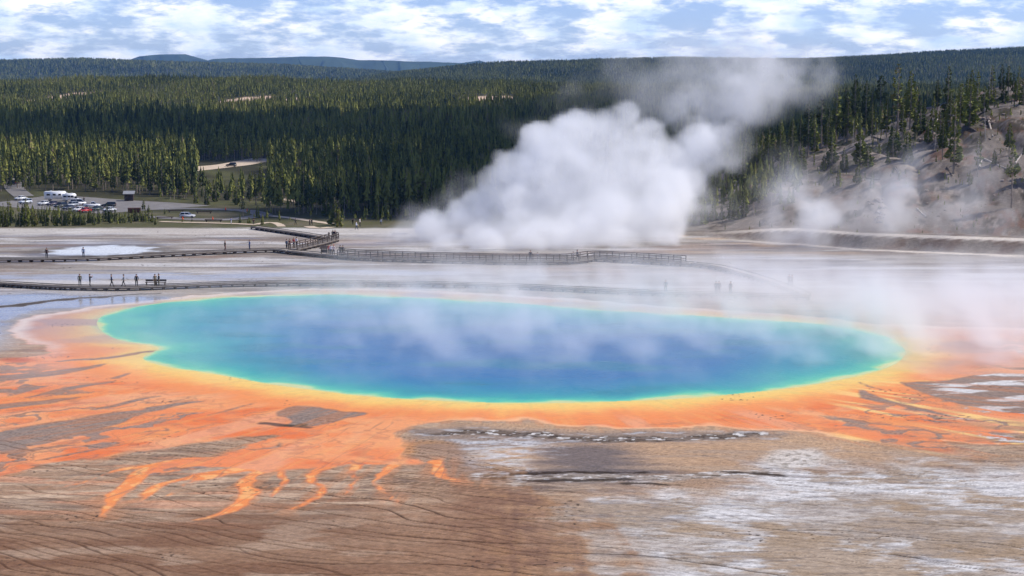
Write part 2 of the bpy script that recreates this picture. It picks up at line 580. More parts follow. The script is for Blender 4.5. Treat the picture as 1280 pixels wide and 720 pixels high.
# left wet flats
fl = look(F_WET, xs, ys)
lf = (1 - ss(-2, 5, fl)) * 1.0
mix(c, S(172, 172, 174), lf * .85)
mix(c, S(140, 136, 134), lf * ss(0, .5, fbm(x * .08, y * .2, 3, 12)) * .5)
mud = 1 - ss(-.2, .5, look(F_MUD, xs, ys) + wx * .4)
mix(c, S(74, 64, 54), mud * .9)
# sinter flats on the lower right
fs = look(F_SINTER, x + wx * 4 + big * 6, y + wy * 5)
sm = 1 - ss(-5, 3, fs)
cs = np.zeros_like(c)
cs[:] = S(184, 174, 163)
w1 = fbm(x * .08 + wx * .3, y * .15, 6, 14, .62)
w2 = fbm(x * .35, y * 1.1, 5, 15, .6)
w3 = fbm(x * .035, y * .06, 3, 16)
mix(cs, S(164, 142, 118), ss(-.1, .5, -w1 + w2 * .3) * .7)
mix(cs, S(204, 200, 196), ss(-.4, .35, w1 + w2 * .5) * .75)
mix(cs, S(224, 221, 218), ss(-.25, .45, w1 + w2 * .55 + w3 * .3 + ss(118, 128, y) * .2) * .85)
mix(cs, S(150, 146, 146), ss(.1, .6, fbm(x * .2, y * .9, 5, 17, .6)) * .6)
tanb = ss(.05, .6, fbm(x * .055 + 3, y * .11, 5, 18, .6) + ss(122, 106, y) * .3)
mix(cs, S(164, 144, 122), tanb * .5)
mix(cs, S(168, 144, 116), (1 - ss(-1.6, 1.0, look(F_TAN, x + wx * 2, y + wy * 2) + w2 * 1.5)) * .85)
mix(cs, S(120, 106, 94), ss(.3, .7, fbm(x * .25, y * 1.4, 4, 26)) * .5)
mix(c, cs, sm)
# front shelf between ring and sinter
shelf = (1 - ss(150, 156, y)) * ss(126, 134, y) * ss(500, 620, u) * (1 - ss(1050, 1200, u)) * (1 - sm)
mix(c, S(200, 166, 132), shelf * .75)
mix(c, S(172, 148, 126), shelf * ss(.05, .5, st) * .8)
gd = 1 - ss(-1, 1.0, look(F_GREYD, xs, ys) + st * 1.2)
mix(c, S(140, 126, 116), gd * .8)
mix(c, S(196, 196, 198), gd * ss(.1, .45, fbm(x * .3, y * .7, 4, 19)) * .7)
sl = 1 - ss(-2, 3, look(F_SLATE, xs, ys) + st * 2.0)
mix(c, S(104, 98, 100), sl * .85)
lo = 1 - ss(-.8, 1.2, look(F_LOBE, xs, ys) + wx)
mix(c, S(158, 128, 106), lo * .9)
mix(c, S(196, 142, 72), (1 - ss(0, 1.3, np.abs(look(F_LOBE, xs, ys)))) * ss(.0, .4, big + .2) * .7)
wp = 1 - ss(-2, 1.5, look(F_WHITE1, xs, ys) + w1 * 2.5)
mix(c, S(212, 212, 214), wp * ss(-.5, .5, w1 + w2 * .8) * .8)
mix(c, S(186, 170, 146), wp * ss(.0, .4, w1) * .7)
mo = 1 - ss(-1, 1, look(F_MOUND, xs, ys) + wx)
mix(c, S(216, 208, 198), mo * .85)
mix(c, S(150, 140, 126), mo * ss(.1, .4, fbm(x * 1.2, y * 1.2, 3, 20)) * .7)
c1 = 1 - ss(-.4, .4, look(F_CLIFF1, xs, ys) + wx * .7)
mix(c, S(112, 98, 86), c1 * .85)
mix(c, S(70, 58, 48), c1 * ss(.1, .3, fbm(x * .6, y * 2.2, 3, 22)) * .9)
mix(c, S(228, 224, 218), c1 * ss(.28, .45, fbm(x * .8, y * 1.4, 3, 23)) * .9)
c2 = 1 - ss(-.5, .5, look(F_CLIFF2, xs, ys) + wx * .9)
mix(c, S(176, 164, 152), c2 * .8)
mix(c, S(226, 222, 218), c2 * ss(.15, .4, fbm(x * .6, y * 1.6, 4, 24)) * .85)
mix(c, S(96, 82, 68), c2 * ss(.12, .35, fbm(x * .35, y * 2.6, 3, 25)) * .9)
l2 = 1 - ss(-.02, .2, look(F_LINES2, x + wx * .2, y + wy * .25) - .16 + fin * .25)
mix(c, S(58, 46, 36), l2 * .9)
# brown flats
fb = look(F_BROWN, x + wx * 2.2 + radf * 1.5, y + wy * 2.6)
bm = 1 - ss(-5, 2.5, fb)
mix(c, S(164, 128, 100), bm * .75)
fb2 = look(F_BROWN2, x + wx * 3.0 + radf * 3 + st * 2.5, y + wy * 2.5)
bm2 = 1 - ss(-4.5, 2.5, fb2)
mix(c, S(138, 102, 80), bm2 * .85)
mix(c, S(164, 122, 84), (1 - ss(0, 3.0, np.abs(fb2 - .5))) * ss(560, 650, u) * .5)
mix(c, S(104, 84, 76), (1 - ss(-2.6, 0, np.abs(fb2 + 3.4) - 1.6)) * ss(600, 660, u) * .7)
lowb = (1 - ss(110, 121, y)) * (1 - ss(300, 760, u))
mix(c, S(134, 98, 74), lowb * ss(-.15, .35, fbm(x * .07 + 5, y * .22, 4, 27)) * .85)
mix(c, S(198, 172, 146), lowb * ss(.2, .55, fbm(x * .1, y * .24, 4, 28)) * .6)
front_left = (1 - ss(125, 150, y)) * (1 - ss(420, 640, u)) * ss(108, 120, y)
mix(c, S(206, 178, 150), front_left * ss(.1, .5, fbm(x * .1, y * .5, 4, 29)) * .8)
mix(c, S(214, 152, 116), front_left * ss(.15, .5, fbm(x * .07, y * .4, 3, 30)) * .55 * (1 - ss(180, 420, u)))
# --- microbial mats
sdp = look(F_POOL, xs, ys)
mt = look(MAT, x + wx * .8 + radf * .5, y + wy * 1.1)
dd0 = np.maximum(sdp, 0)
tg = look(F_TONGUE, x + wx * .35, y + wy * .5)
sr = look(F_STREAM, x + wx * .35 + fin * .15, y + wy * .5 + fin * .3) + .0 + .2 * fbm(x * .25, y * .25, 3, 47)
rsoft = ss(1060, 1180, u) * (1 - ss(170, 178, y))
mt = mt + rsoft * (1.0 + 4.0 * fbm(th * .7, rr * .05, 4, 39))
inner = 1 - ss(-.7 - rsoft * 5, .15 + rsoft * 1.5, mt)
gapn = fbm((th + wx * 2.5) * .34 + 2, (rr + wy * 3) * .022, 5, 40, .5)
gap = ss(.22, .42, gapn - .55 * ss(300, 360, u) * (1 - ss(1000, 1060, u))) * ss(7, 15, dd0) * (1 - ss(190, 200, y))
inner = inner * (1 - gap * .92)
ts = .55 + .35 * ss(.0, .5, radf)
inner = inner * ss(-.25, .25, tg)
strm = 1 - ss(-.2, .2, sr)
m_all = np.maximum(inner, strm)
bk = np.clip(ss(178, 205, y) * (1 - ss(-48, -30, x)) + ss(205, 232, y), 0, 1)
bk = np.maximum(bk, ss(38, 56, x) * ss(164, 180, y) * .8)
dd = np.maximum(sdp + radial * 1.5 * ss(1, 6, sdp), 0)
front = np.stack([itp(dd, [0, .7, 2.6, 4.2, 6.0, 9.0, 14, 40], [lin(k) for k in ch]) for ch in (
    [226, 248, 252, 251, 248, 244, 243, 240], [222, 218, 208, 184, 160, 144, 148, 142], [138, 124, 112, 100, 88, 74, 84, 86])], 1)
rear = np.stack([itp(dd, [0, 1.0, 3.0, 5.5, 9.0, 14, 40], [lin(k) for k in ch]) for ch in (
    [196, 226, 226, 214, 204, 220, 226], [204, 206, 188, 172, 160, 184, 190], [160, 150, 136, 138, 140, 160, 170])], 1)
cm = front * (1 - bk[:, None]) + rear * bk[:, None]
mix(cm, S(236, 118, 48), ss(.1, .55, fbm(x * .12, y * .2, 4, 33)) * ss(6, 10, dd) * (1 - bk) * .75)
mix(cm, S(240, 172, 128), ss(.05, .5, radial) * ss(6, 11, dd) * (1 - bk) * .75)
mix(cm, S(246, 190, 104), ss(.15, .6, radf) * ss(4, 9, dd) * (1 - bk) * .25)
mix(cm, S(248, 186, 128), ss(.05, .5, fbm(x * .06 + wx * .3, y * .06, 4, 49)) * ss(6, 11, dd) * (1 - bk) * .5)
mix(cm, S(228, 206, 120), ss(.2, .5, radf) * (1 - ss(2, 6, dd)) * .5 * (1 - bk))
mix(cm, S(206, 150, 108), ss(.2, .5, fin) * .22)
mix(cm, S(190, 128, 92), ss(.25, .6, fbm(x * .35, y * .5, 3, 34)) * ss(8, 12, dd) * .4)
mix(cm, S(178, 158, 156), bk * ss(-.05, .4, fbm(x * .06, y * .1, 3, 35)) * .7)
edge = np.clip(1 - np.abs(mt + .5) / .9, 0, 1)
mix(cm, S(252, 214, 170), edge * (1 - bk) * .6 * ss(480, 620, u))
mix(cm, S(238, 226, 214), np.clip(1 - np.abs(mt + 1.2) / 2.0, 0, 1) * bk * .9)
deep = ss(-.9, -.2, -np.abs(sr + .1)) * strm
so_ = strm * ss(-.3, .3, mt)
mix(cm, S(244, 150, 74), so_ * .8)
mix(cm, S(252, 196, 122), so_ * ss(.0, .4, fbm(x * .8, y * .8, 3, 46)) * .7)
mix(cm, S(206, 104, 50), so_ * ss(-.22, .0, sr) * .6)
# right hand fan: pale yellow streaks
rf = ss(1020, 1090, u) * (1 - ss(165, 172, y))
mix(cm, S(254, 222, 140), rf * ss(.1, .4, fbm(th * .9, rr * .06, 4, 36)) * .8)
mix(cm, S(206, 160, 116), rf * ss(1120, 1260, u) * ss(-.2, .3, fbm(x * .08, y * .5, 3, 37)) * .75)
mix(c, S(84, 78, 78), (1 - ss(.0, .5, np.abs(tg - .05))) * (1 - ss(-.3, .3, mt)) * .35)
tgm = (1 - ss(-.3, .3, tg)) * (1 - ss(-.5, .3, mt))
tgm = np.maximum(tgm, gap * (mt < .3))
mix(c, S(146, 130, 120), tgm * .8)
mix(c, S(120, 110, 106), tgm * ss(.0, .4, radf) * .6)
mix(c, S(222, 220, 216), tgm * ss(.15, .4, fbm(x * .12, y * .35, 4, 38)) * ss(1150, 1200, u) * .9)
mix(cm, S(168, 108, 78), ss(.28, .6, fbm((th + wx * 2) * 1.8, (rr + wy * 2) * .14, 5, 42)) * ss(7, 12, dd) * .4 * (1 - bk))
mix(cm, S(132, 104, 92), (1 - ss(.0, .035, np.abs(fbm(th * .5, rr * .03, 3, 45)))) * ss(8, 14, dd) * .5 * (1 - bk))
mix(c, cm * np.array([1.03, .96, .90]), m_all * (.94 + .06 * fin))
mix(c, S(64, 58, 46), (1 - ss(-.2, .3, look(F_ISLE_DARK, xs, ys) + wx * .5)) * .85)
halo = (1 - ss(0, 2.2, np.minimum(np.maximum(mt, -tg * 0), sr))) * (1 - m_all)
mix(c, S(204, 140, 96), halo * ss(-.2, .4, radf) * .45 * (1 - bk) * (1 - ss(205, 215, y)))
mix(c, S(196, 92, 44), (1 - ss(-.6, .6, np.hypot((u - 12) / 22, (y - 181.5) / 1.6) - 1)) * .9)
# --- rills and cracks of the flats, drawn by the runoff
flat = (1 - m_all) * (1 - ss(148, 160, y))


def cracks(fr, slope, warp, fine, seed, wid, lo_, hi_):
    """runoff lines: level lines of a gently warped field, wid in metres across"""
    def field(xx, yy):
        return yy * fr + xx * slope * fr + fbm(xx * .040, yy * .065, 3, seed) * warp + fbm(xx * .16, yy * .25, 3, seed + 1) * fine
    f = field(x, y)
    g_ = np.hypot((field(x + .3, y) - f) / .3, (field(x, y + .3) - f) / .3) + .05 * fr
    k = np.floor(f)
    a = np.abs(f - k - .5) / g_
    on = ss(lo_, hi_, pn(x * .035 + k * 7.31, k * 3.17, seed + 2) + .18 + .5 * pn(x * .03, y * .05, seed + 9))
    w_ = wid * (.6 + .8 * np.clip(pn(x * .05 + k * 3.3, k * 1.7, seed + 3) + .5, 0, 1))
    return (1 - ss(w_ * .4, w_, a)) * on


left = 1 - ss(640, 760, u)
cr1 = cracks(.40, .34, 1.35, .12, 101, .115, .0, .35)
cr2 = cracks(.85, .55, 1.8, .14, 111, .09, .0, .4)
cr3 = cracks(1.9, .20, 2.6, .2, 121, .09, .0, .5)
band = ss(117, 120.5, y) * (1 - ss(127, 133, y))
mix(c, S(78, 56, 43), flat * left * np.maximum(cr1 * .95 * (1 - ss(124, 134, y)), cr2 * .75 * (1 - ss(138, 146, y))))
mix(c, S(84, 62, 46), flat * left * cr3 * (band * .7 + .2 * ss(.0, .4, fbm(x * .06, y * .1, 2, 48))))
right = ss(640, 760, u)
mix(c, S(96, 84, 74), flat * right * cr2 * .42 * (1 - ss(128, 142, y)))
mix(c, S(64, 54, 46), flat * right * cr1 * .75 * (1 - ss(109, 118, y)))
mix(c, S(112, 100, 90), flat * right * cr3 * .4)
mix(c, S(112, 82, 62), lowb * (1 - m_all) * .28)
cell = np.abs(fbm(x * .35, y * .5, 3, 130))
mix(c, S(140, 128, 122), (1 - ss(.01, .06, cell)) * sm * .4 * ss(0, .4, fbm(x * .05, y * .05, 2, 131)))
spk = pn(x * 2.1, y * 2.1, 140) * ss(.2, .6, pn(x * .11, y * .15, 141))
mix(c, S(70, 56, 46), ss(.42, .55, spk) * .8)
nearm = 1 - ss(345, 354, y + wx * 2)
nearm = nearm * (1 - ss(820, 900, u) * ss(0, 3, y - itp(u, *DE) + 3.5 + wx))
Cq = C[q]
mix(Cq, c * K, nearm)
# embankment and its road on the right
emb = ss(850, 1000, u) * ss(-4.5, -3.5, y - itp(u, *DE)) * (1 - ss(8, 10, y - itp(u, *DE)))
mix(Cq, S(138, 128, 118, .85), emb * .9)
mix(Cq, S(112, 92, 80, .85), emb * ss(0, .4, fbm(x * .2, y * .3, 3, 91)) * .7)
mix(Cq, S(206, 196, 184, .85), ss(850, 1000, u) * ss(-.6, .2, y - itp(u, *DE)) * (1 - ss(4.5, 5.5, y - itp(u, *DE))))
mix(Cq, S(226, 214, 198, .85), ss(860, 1000, u) * ss(-9, -6, y - itp(u, *DE) + wx * 1.5) * (1 - ss(-5, -4.3, y - itp(u, *DE))) * .85)
C[q] = Cq
wq = np.maximum((1 - ss(-3, 1, fl + wx)) * .95 * (1 - mud), 0)
wq = np.maximum(wq, (1 - ss(-2, 2, look(F_SHEET, xs, ys) + st * 4)) * .7 * back)
wq = np.maximum(wq, ss(.1, .35, fbm(x * .03, y * .12, 3, 95)) * back * .55 * (1 - ss(325, 345, y)))
wq = np.maximum(wq, m_all * .35 * (1 - ss(215, 235, y)))
wq = np.maximum(wq, m_all * bk * .6)
wet[q] = wq * nearm
grain[q] = 1 - .72 * m_all * nearm
# rills cut a few centimetres into the flats
Z[q] -= (np.maximum(cr1, cr2) * flat * .06 + np.clip(c2 + c1, 0, 1) * .0) * nearm
Z[q] += nearm * (1 - m_all) * (1 - ss(-2, 3, -sdp)) * (fbm(x * .3, y * .3, 3, 96) * .03) * (1 - ss(200, 230, y))

idx = np.arange(nr * nc).reshape(nr, nc)
F = np.stack([idx[:-1, :-1].ravel(), idx[:-1, 1:].ravel(), idx[1:, 1:].ravel(), idx[1:, :-1].ravel()], 1)

gm, N, L, P = nmat('spring_flats_soil')
at = N.new('ShaderNodeAttribute')
at.attribute_name = 'tint'
aw = N.new('ShaderNodeAttribute')
aw.attribute_name = 'wet'
tc = N.new('ShaderNodeTexCoord')
mp = N.new('ShaderNodeMapping')
mp.inputs['Scale'].default_value = (1, 1.5, 1)
L.new(tc.outputs['Object'], mp.inputs['Vector'])
n1 = N.new('ShaderNodeTexNoise')
n1.inputs['Scale'].default_value = 1.6
n1.inputs['Detail'].default_value = 6
n1.inputs['Roughness'].default_value = .65
L.new(mp.outputs['Vector'], n1.inputs['Vector'])
mr = N.new('ShaderNodeMapRange')
mr.inputs['From Min'].default_value = .3
mr.inputs['From Max'].default_value = .7
mr.inputs['To Min'].default_value = .70
mr.inputs['To Max'].default_value = 1.26
L.new(n1.outputs['Fac'], mr.inputs['Value'])
vm = N.new('ShaderNodeVectorMath')
vm.operation = 'SCALE'
L.new(at.outputs['Color'], vm.inputs[0])
n3_ = N.new('ShaderNodeTexNoise')
n3_.inputs['Scale'].default_value = 5.5
n3_.inputs['Detail'].default_value = 4
n3_.inputs['Roughness'].default_value = .7
L.new(mp.outputs['Vector'], n3_.inputs['Vector'])
m3_ = N.new('ShaderNodeMapRange')
m3_.inputs['From Min'].default_value = .3
m3_.inputs['From Max'].default_value = .7
m3_.inputs['To Min'].default_value = .80
m3_.inputs['To Max'].default_value = 1.2
L.new(n3_.outputs['Fac'], m3_.inputs['Value'])
mu_ = N.new('ShaderNodeMath')
mu_.operation = 'MULTIPLY'
L.new(mr.outputs['Result'], mu_.inputs[0])
L.new(m3_.outputs['Result'], mu_.inputs[1])
ag_ = N.new('ShaderNodeAttribute')
ag_.attribute_name = 'grain'
mg_ = N.new('ShaderNodeMix')
mg_.data_type = 'FLOAT'
mg_.inputs['A'].default_value = 1.0
L.new(ag_.outputs['Fac'], mg_.inputs['Factor'])
L.new(mu_.outputs[0], mg_.inputs['B'])
L.new(mg_.outputs['Result'], vm.inputs['Scale'])
L.new(vm.outputs['Vector'], P.inputs['Base Color'])
rr_ = N.new('ShaderNodeMapRange')
rr_.inputs['To Min'].default_value = .9
rr_.inputs['To Max'].default_value = .07
L.new(aw.outputs['Fac'], rr_.inputs['Value'])
L.new(rr_.outputs['Result'], P.inputs['Roughness'])
sp_ = N.new('ShaderNodeMapRange')
sp_.inputs['To Min'].default_value = .1
sp_.inputs['To Max'].default_value = .5
L.new(aw.outputs['Fac'], sp_.inputs['Value'])
L.new(sp_.outputs['Result'], P.inputs['Specular IOR Level'])
bp_ = N.new('ShaderNodeBump')
bp_.inputs['Distance'].default_value = .12
inv = N.new('ShaderNodeMapRange')
inv.inputs['To Min'].default_value = .55
inv.inputs['To Max'].default_value = .0
inv.inputs['From Max'].default_value = .5
L.new(aw.outputs['Fac'], inv.inputs['Value'])
L.new(inv.outputs['Result'], bp_.inputs['Strength'])
L.new(n1.outputs['Fac'], bp_.inputs['Height'])
L.new(bp_.outputs['Normal'], P.inputs['Normal'])
ground = obj('ground', mesh_np('ground', np.stack([X, Y, Z], 1), F, [gm], True, {'wet': wet, 'grain': grain}, {'tint': np.clip(C, 0, .9)}), kind='structure')
ground['label'] = 'mineral flats with orange microbial mats, brown runoff and forested land beyond'

# ------------------------------------------------------------------ water of the spring
wxs = np.arange(-75, 75, .4)
wys = np.arange(150, 250, .4)
WX, WY = np.meshgrid(wxs, wys)
sdw = look(F_POOL, WX, WY)
sdn = look(F_POOL, WX + fbm(WX * .15, WY * .15, 3, 51) * 1.0, WY + fbm(WX * .15, WY * .15, 3, 52) * 1.4)
depth = np.maximum(-sdn, 0)
# the shelf is narrow in front, wide on the left and right and at the back
wide = 1.0 + 1.7 * ss(18, 45, np.abs(WX)) + 1.0 * ss(190, 215, WY)
dn = np.where(depth < 1.2, depth, 1.2 + (depth - 1.2) / wide) + fbm(WX * .07, WY * .1, 3, 53) * .8 * ss(1.5, 5, depth)
cw = np.stack([itp(dn, [0, .35, 1.0, 2.4, 5.2, 9, 14, 30], [lin(k) for k in ch]) for ch in (
    [204, 144, 86, 52, 42, 34, 30, 32], [208, 210, 190, 162, 140, 120, 106, 100], [142, 150, 156, 156, 158, 158, 156, 154])], -1).reshape(-1, 3)
mix(cw, S(18, 120, 130), (ss(.0, .5, fbm(WX * .05, WY * .12, 4, 54)) * ss(2, 6, dn) * .45).ravel())
nwr, nwc = WX.shape
wi = np.arange(nwr * nwc).reshape(nwr, nwc)
FW = np.stack([wi[:-1, :-1], wi[:-1, 1:], wi[1:, 1:], wi[1:, :-1]], -1)
keep = (np.minimum.reduce([sdw[:-1, :-1], sdw[1:, 1:], sdw[:-1, 1:], sdw[1:, :-1]]) < .8)
FW = FW[keep]
used, invx = np.unique(FW.ravel(), return_inverse=True)
VW = np.stack([WX.ravel(), WY.ravel(), np.zeros(WX.size)], 1)[used]
FW = invx.reshape(-1, 4)
wm, N, L, P = nmat('spring_water')
at = N.new('ShaderNodeAttribute')
at.attribute_name = 'tint'
L.new(at.outputs['Color'], P.inputs['Base Color'])
P.inputs['Roughness'].default_value = .24
P.inputs['IOR'].default_value = 1.33
P.inputs['Specular IOR Level'].default_value = .15
tc = N.new('ShaderNodeTexCoord')
mp = N.new('ShaderNodeMapping')
mp.inputs['Scale'].default_value = (1.0, 2.2, 1)
L.new(tc.outputs['Object'], mp.inputs['Vector'])
n1 = N.new('ShaderNodeTexNoise')
n1.inputs['Scale'].default_value = 1.0
n1.inputs['Detail'].default_value = 4
L.new(mp.outputs['Vector'], n1.inputs['Vector'])
n2 = N.new('ShaderNodeTexNoise')
n2.inputs['Scale'].default_value = .06
n2.inputs['Detail'].default_value = 3
L.new(mp.outputs['Vector'], n2.inputs['Vector'])
ml = N.new('ShaderNodeMath')
ml.operation = 'MULTIPLY'
L.new(n1.outputs['Fac'], ml.inputs[0])
L.new(n2.outputs['Fac'], ml.inputs[1])
b = N.new('ShaderNodeBump')
b.inputs['Strength'].default_value = .8
b.inputs['Distance'].default_value = .26
L.new(ml.outputs[0], b.inputs['Height'])
L.new(b.outputs['Normal'], P.inputs['Normal'])
water = obj('water', mesh_np('water', VW, FW, [wm], True, None, {'tint': np.clip(cw[used] * .9, 0, .9)}), kind='structure')
water['label'] = 'steaming blue spring water turning turquoise and green at its edge'

# ------------------------------------------------------------------ foliage and bark
def needle_material(name, dark, light, attr=None):
    m, N, L, P = nmat(name)
    cr = N.new('ShaderNodeValToRGB')
    cr.color_ramp.elements[0].color = (*dark, 1)
    cr.color_ramp.elements[1].color = (*light, 1)
    cr.color_ramp.elements[1].position = .86
    e_ = cr.color_ramp.elements.new(.97)
    e_.color = (*S(128, 112, 84), 1)
    tc = N.new('ShaderNodeTexCoord')
    nz = N.new('ShaderNodeTexNoise')
    nz.inputs['Scale'].default_value = .9
    nz.inputs['Detail'].default_value = 3
    L.new(tc.outputs['Object'], nz.inputs['Vector'])
    if attr:
        a = N.new('ShaderNodeAttribute')
        a.attribute_name = attr
        src = a.outputs['Fac']
    else:
        oi = N.new('ShaderNodeObjectInfo')
        src = oi.outputs['Random']
    ad = N.new('ShaderNodeMath')
    ad.operation = 'MULTIPLY_ADD'
    L.new(nz.outputs['Fac'], ad.inputs[0])
    ad.inputs[1].default_value = .9
    sb = N.new('ShaderNodeMath')
    sb.operation = 'MULTIPLY_ADD'
    L.new(src, sb.inputs[0])
    sb.inputs[1].default_value = .8
    sb.inputs[2].default_value = -.36
    L.new(sb.outputs[0], ad.inputs[2])
    L.new(ad.outputs[0], cr.inputs['Fac'])
    L.new(cr.outputs['Color'], P.inputs['Base Color'])
    P.inputs['Roughness'].default_value = .75
    P.inputs['Specular IOR Level'].default_value = .15
    return m


M_NEEDLE = needle_material('pine_needles', S(50, 60, 30), S(118, 122, 50))
M_YOUNG = needle_material('young_pine_needles', S(58, 70, 32), S(122, 126, 54))
M_FOREST = needle_material('forest_needles', S(52, 64, 34), S(142, 142, 66), 'shade')
M_BARK = mat('pine_bark', S(142, 128, 114), .9, var=.35, scale=2.0)
M_DEAD = mat('weathered_dead_wood', S(176, 166, 156), .85, var=.3, scale=2.0)
M_DEADD = mat('dark_dead_wood', S(92, 82, 74), .85, var=.3, scale=2.0)


# ------------------------------------------------------------------ the forest as one mass
def forest_mesh(px, py, pz, h, shade, levels, K, trunk, spread, r_):
    """ragged conifers made of drooping wedge shaped sprays, all at once"""
    n = len(px)
    V, Fs, Sh = [], [], []
    base = 0
    lean = r_.normal(0, .012, (n, 2))
    cb_ = r_.uniform(.10, .5, n) if trunk else r_.uniform(.02, .2, n)
    rad = h * r_.uniform(.085, .135, n) * spread
    for lv in range(levels):
        t = (lv + .5 * r_.random(n)) / levels                   # 0 at the crown's foot, 1 at the top
        zlow = h * (cb_ + (1 - cb_) * t * .93)
        ztop = zlow + h * (1 - cb_) / levels * r_.uniform(1.5, 2.3, n)
        ztop = np.minimum(ztop, h)
        if lv == levels - 1:
            ztop = h
        prof = np.power(np.clip(1 - t, .06, 1), .75) * np.where(t < .18, .8, 1.0)
        for k in range(K):
            a = (k + r_.random(n) * .7 + lv * .37) * 2 * PI / K
            dl = PI / K * r_.uniform(.55, 1.0, n)
            r1 = rad * prof * r_.uniform(.45, 1.25, n)
            r2 = rad * prof * r_.uniform(.45, 1.25, n)
            ox, oy = lean[:, 0] * zlow, lean[:, 1] * zlow
            ap = np.stack([px + ox, py + oy, pz + ztop], 1)
            p1 = np.stack([px + ox + np.cos(a - dl) * r1, py + oy + np.sin(a - dl) * r1, pz + zlow + h * r_.uniform(-.03, .02, n)], 1)
            p2 = np.stack([px + ox + np.cos(a + dl) * r2, py + oy + np.sin(a + dl) * r2, pz + zlow + h * r_.uniform(-.03, .02, n)], 1)
            V.append(np.stack([ap, p1, p2], 1).reshape(-1, 3))
            Fs.append(base + np.arange(n * 3).reshape(n, 3))
            Sh.append(np.repeat(shade + r_.uniform(-.1, .1, n), 3))
            base += n * 3
    nleaf = base // 3
    if trunk:
        for k in range(3):
            a0, a1 = k * 2.094, (k + 1) * 2.094
            rt = h * .013
            q0 = np.stack([px + np.cos(a0) * rt, py + np.sin(a0) * rt, pz - .5], 1)
            q1 = np.stack([px + np.cos(a1) * rt, py + np.sin(a1) * rt, pz - .5], 1)
            q2 = np.stack([px + lean[:, 0] * h * .7, py + lean[:, 1] * h * .7, pz + h * .8], 1)
            V.append(np.stack([q0, q1, q2], 1).reshape(-1, 3))
            Fs.append(base + np.arange(n * 3).reshape(n, 3))
            Sh.append(np.repeat(shade, 3))
            base += n * 3
    V, Fs, Sh = np.concatenate(V), np.concatenate(Fs), np.concatenate(Sh)
    mi = np.zeros(len(Fs), np.int32)
    mi[nleaf:] = 1
    return V, Fs, Sh, mi


FRONT = ([-300, 100, 190, 230, 300, 330, 400, 480, 600, 800, 900], [600, 600, 588, 572, 560, 575, 528, 508, 500, 480, 440])


def jitter(d0, d1, a0, a1, dens, r_):
    area = (d1 * d1 - d0 * d0) / 2 * (a1 - a0)
    n = int(area * dens)
    d = np.sqrt(r_.uniform(d0 * d0, d1 * d1, n))
    a = r_.uniform(a0, a1, n)
    return a * d, d


def forest_filter(x, y, r_):
    u = 640 + FPX * x / y
    keep = y > np.interp(u, *FRONT) + r_.uniform(0, 14, len(x))
    # bare openings on the hill, thinned with a few survivors
    keep &= (bare_patch(x, y) < .12) | (r_.random(len(x)) < .06)
    # the road through the trees and the clearing before it
    keep &= ~((u > 248) & (u < 336) & (y > 632) & (y < 742 - (u - 248) * .1))
    keep &= ~((u > 262) & (u < 322) & (y > 540) & (y < 640) & (r_.random(len(x)) < .6))
    # the bare hill on the right keeps its own trees
    keep &= ~((u > 1110) & (y < 1000))
    toe, L_ = np.interp(u, *TOE), np.interp(u, [840, 1000, 1280, 1600], [62, 85, 108, 120])
    t = (y - toe) / L_
    keep &= ~((u > 850) & (t < np.interp(u, [850, 900, 960, 1040, 1120, 1280], [.35, .45, .75, 1.0, 1.15, 1.3])))
    return keep


r_ = np.random.default_rng(21)
parts = []
# front stand
x, y = jitter(440, 980, -.40, .42, .075, r_)
k = forest_filter(x, y, r_)
x, y = x[k], y[k]
u = 640 + FPX * x / y
h = np.where(r_.random(len(x)) < .25, r_.uniform(5, 10, len(x)), r_.uniform(9, 16.5, len(x))) * (.88 + .3 * fbm(x * .02, y * .02, 2, 201))
h *= np.where((u > 245) & (u < 335) & (y < 650), .32, 1.0)
h *= 1 - .42 * ss(840, 1000, u)
h *= 1 - .18 * ss(700, 980, y)
sh = np.clip(.42 + .45 * fbm(x * .02, y * .02, 3, 202) + r_.normal(0, .26, len(x)), 0, 1)
parts.append(forest_mesh(x, y, terr(x, y), h, sh, 9, 6, True, .95, r_))
# middle distance up to the hill's crest
x, y = jitter(980, 2080, -.40, .42, .042, r_)
k = forest_filter(x, y, r_)
x, y = x[k], y[k]
h = r_.uniform(8, 19, len(x)) * (.9 + .4 * fbm(x * .012, y * .009, 3, 203)) * (1 - .42 * ss(950, 1650, y))
sh = np.clip(.5 + .55 * fbm(x * .008, y * .004, 4, 204) + r_.normal(0, .24, len(x)), 0, 1)
parts.append(forest_mesh(x, y, terr(x, y), h, sh, 4, 5, False, 1.15, r_))
# far ridges
x, y = jitter(2650, 4650, -.12, .42, .017, r_)
h = r_.uniform(7, 14, len(x))
sh = np.clip(.42 + .35 * fbm(x * .003, y * .003, 3, 205) + r_.normal(0, .2, len(x)), 0, 1)
parts.append(forest_mesh(x, y, terr(x, y), h, sh, 2, 4, False, 1.7, r_))
x, y = jitter(5200, 6750, -.42, -.04, .0042, r_)
h = r_.uniform(12, 20, len(x))
sh = np.clip(.42 + .35 * fbm(x * .002, y * .002, 3, 206) + r_.normal(0, .2, len(x)), 0, 1)
parts.append(forest_mesh(x, y, terr(x, y), h, sh, 2, 3, False, 2.4, r_))
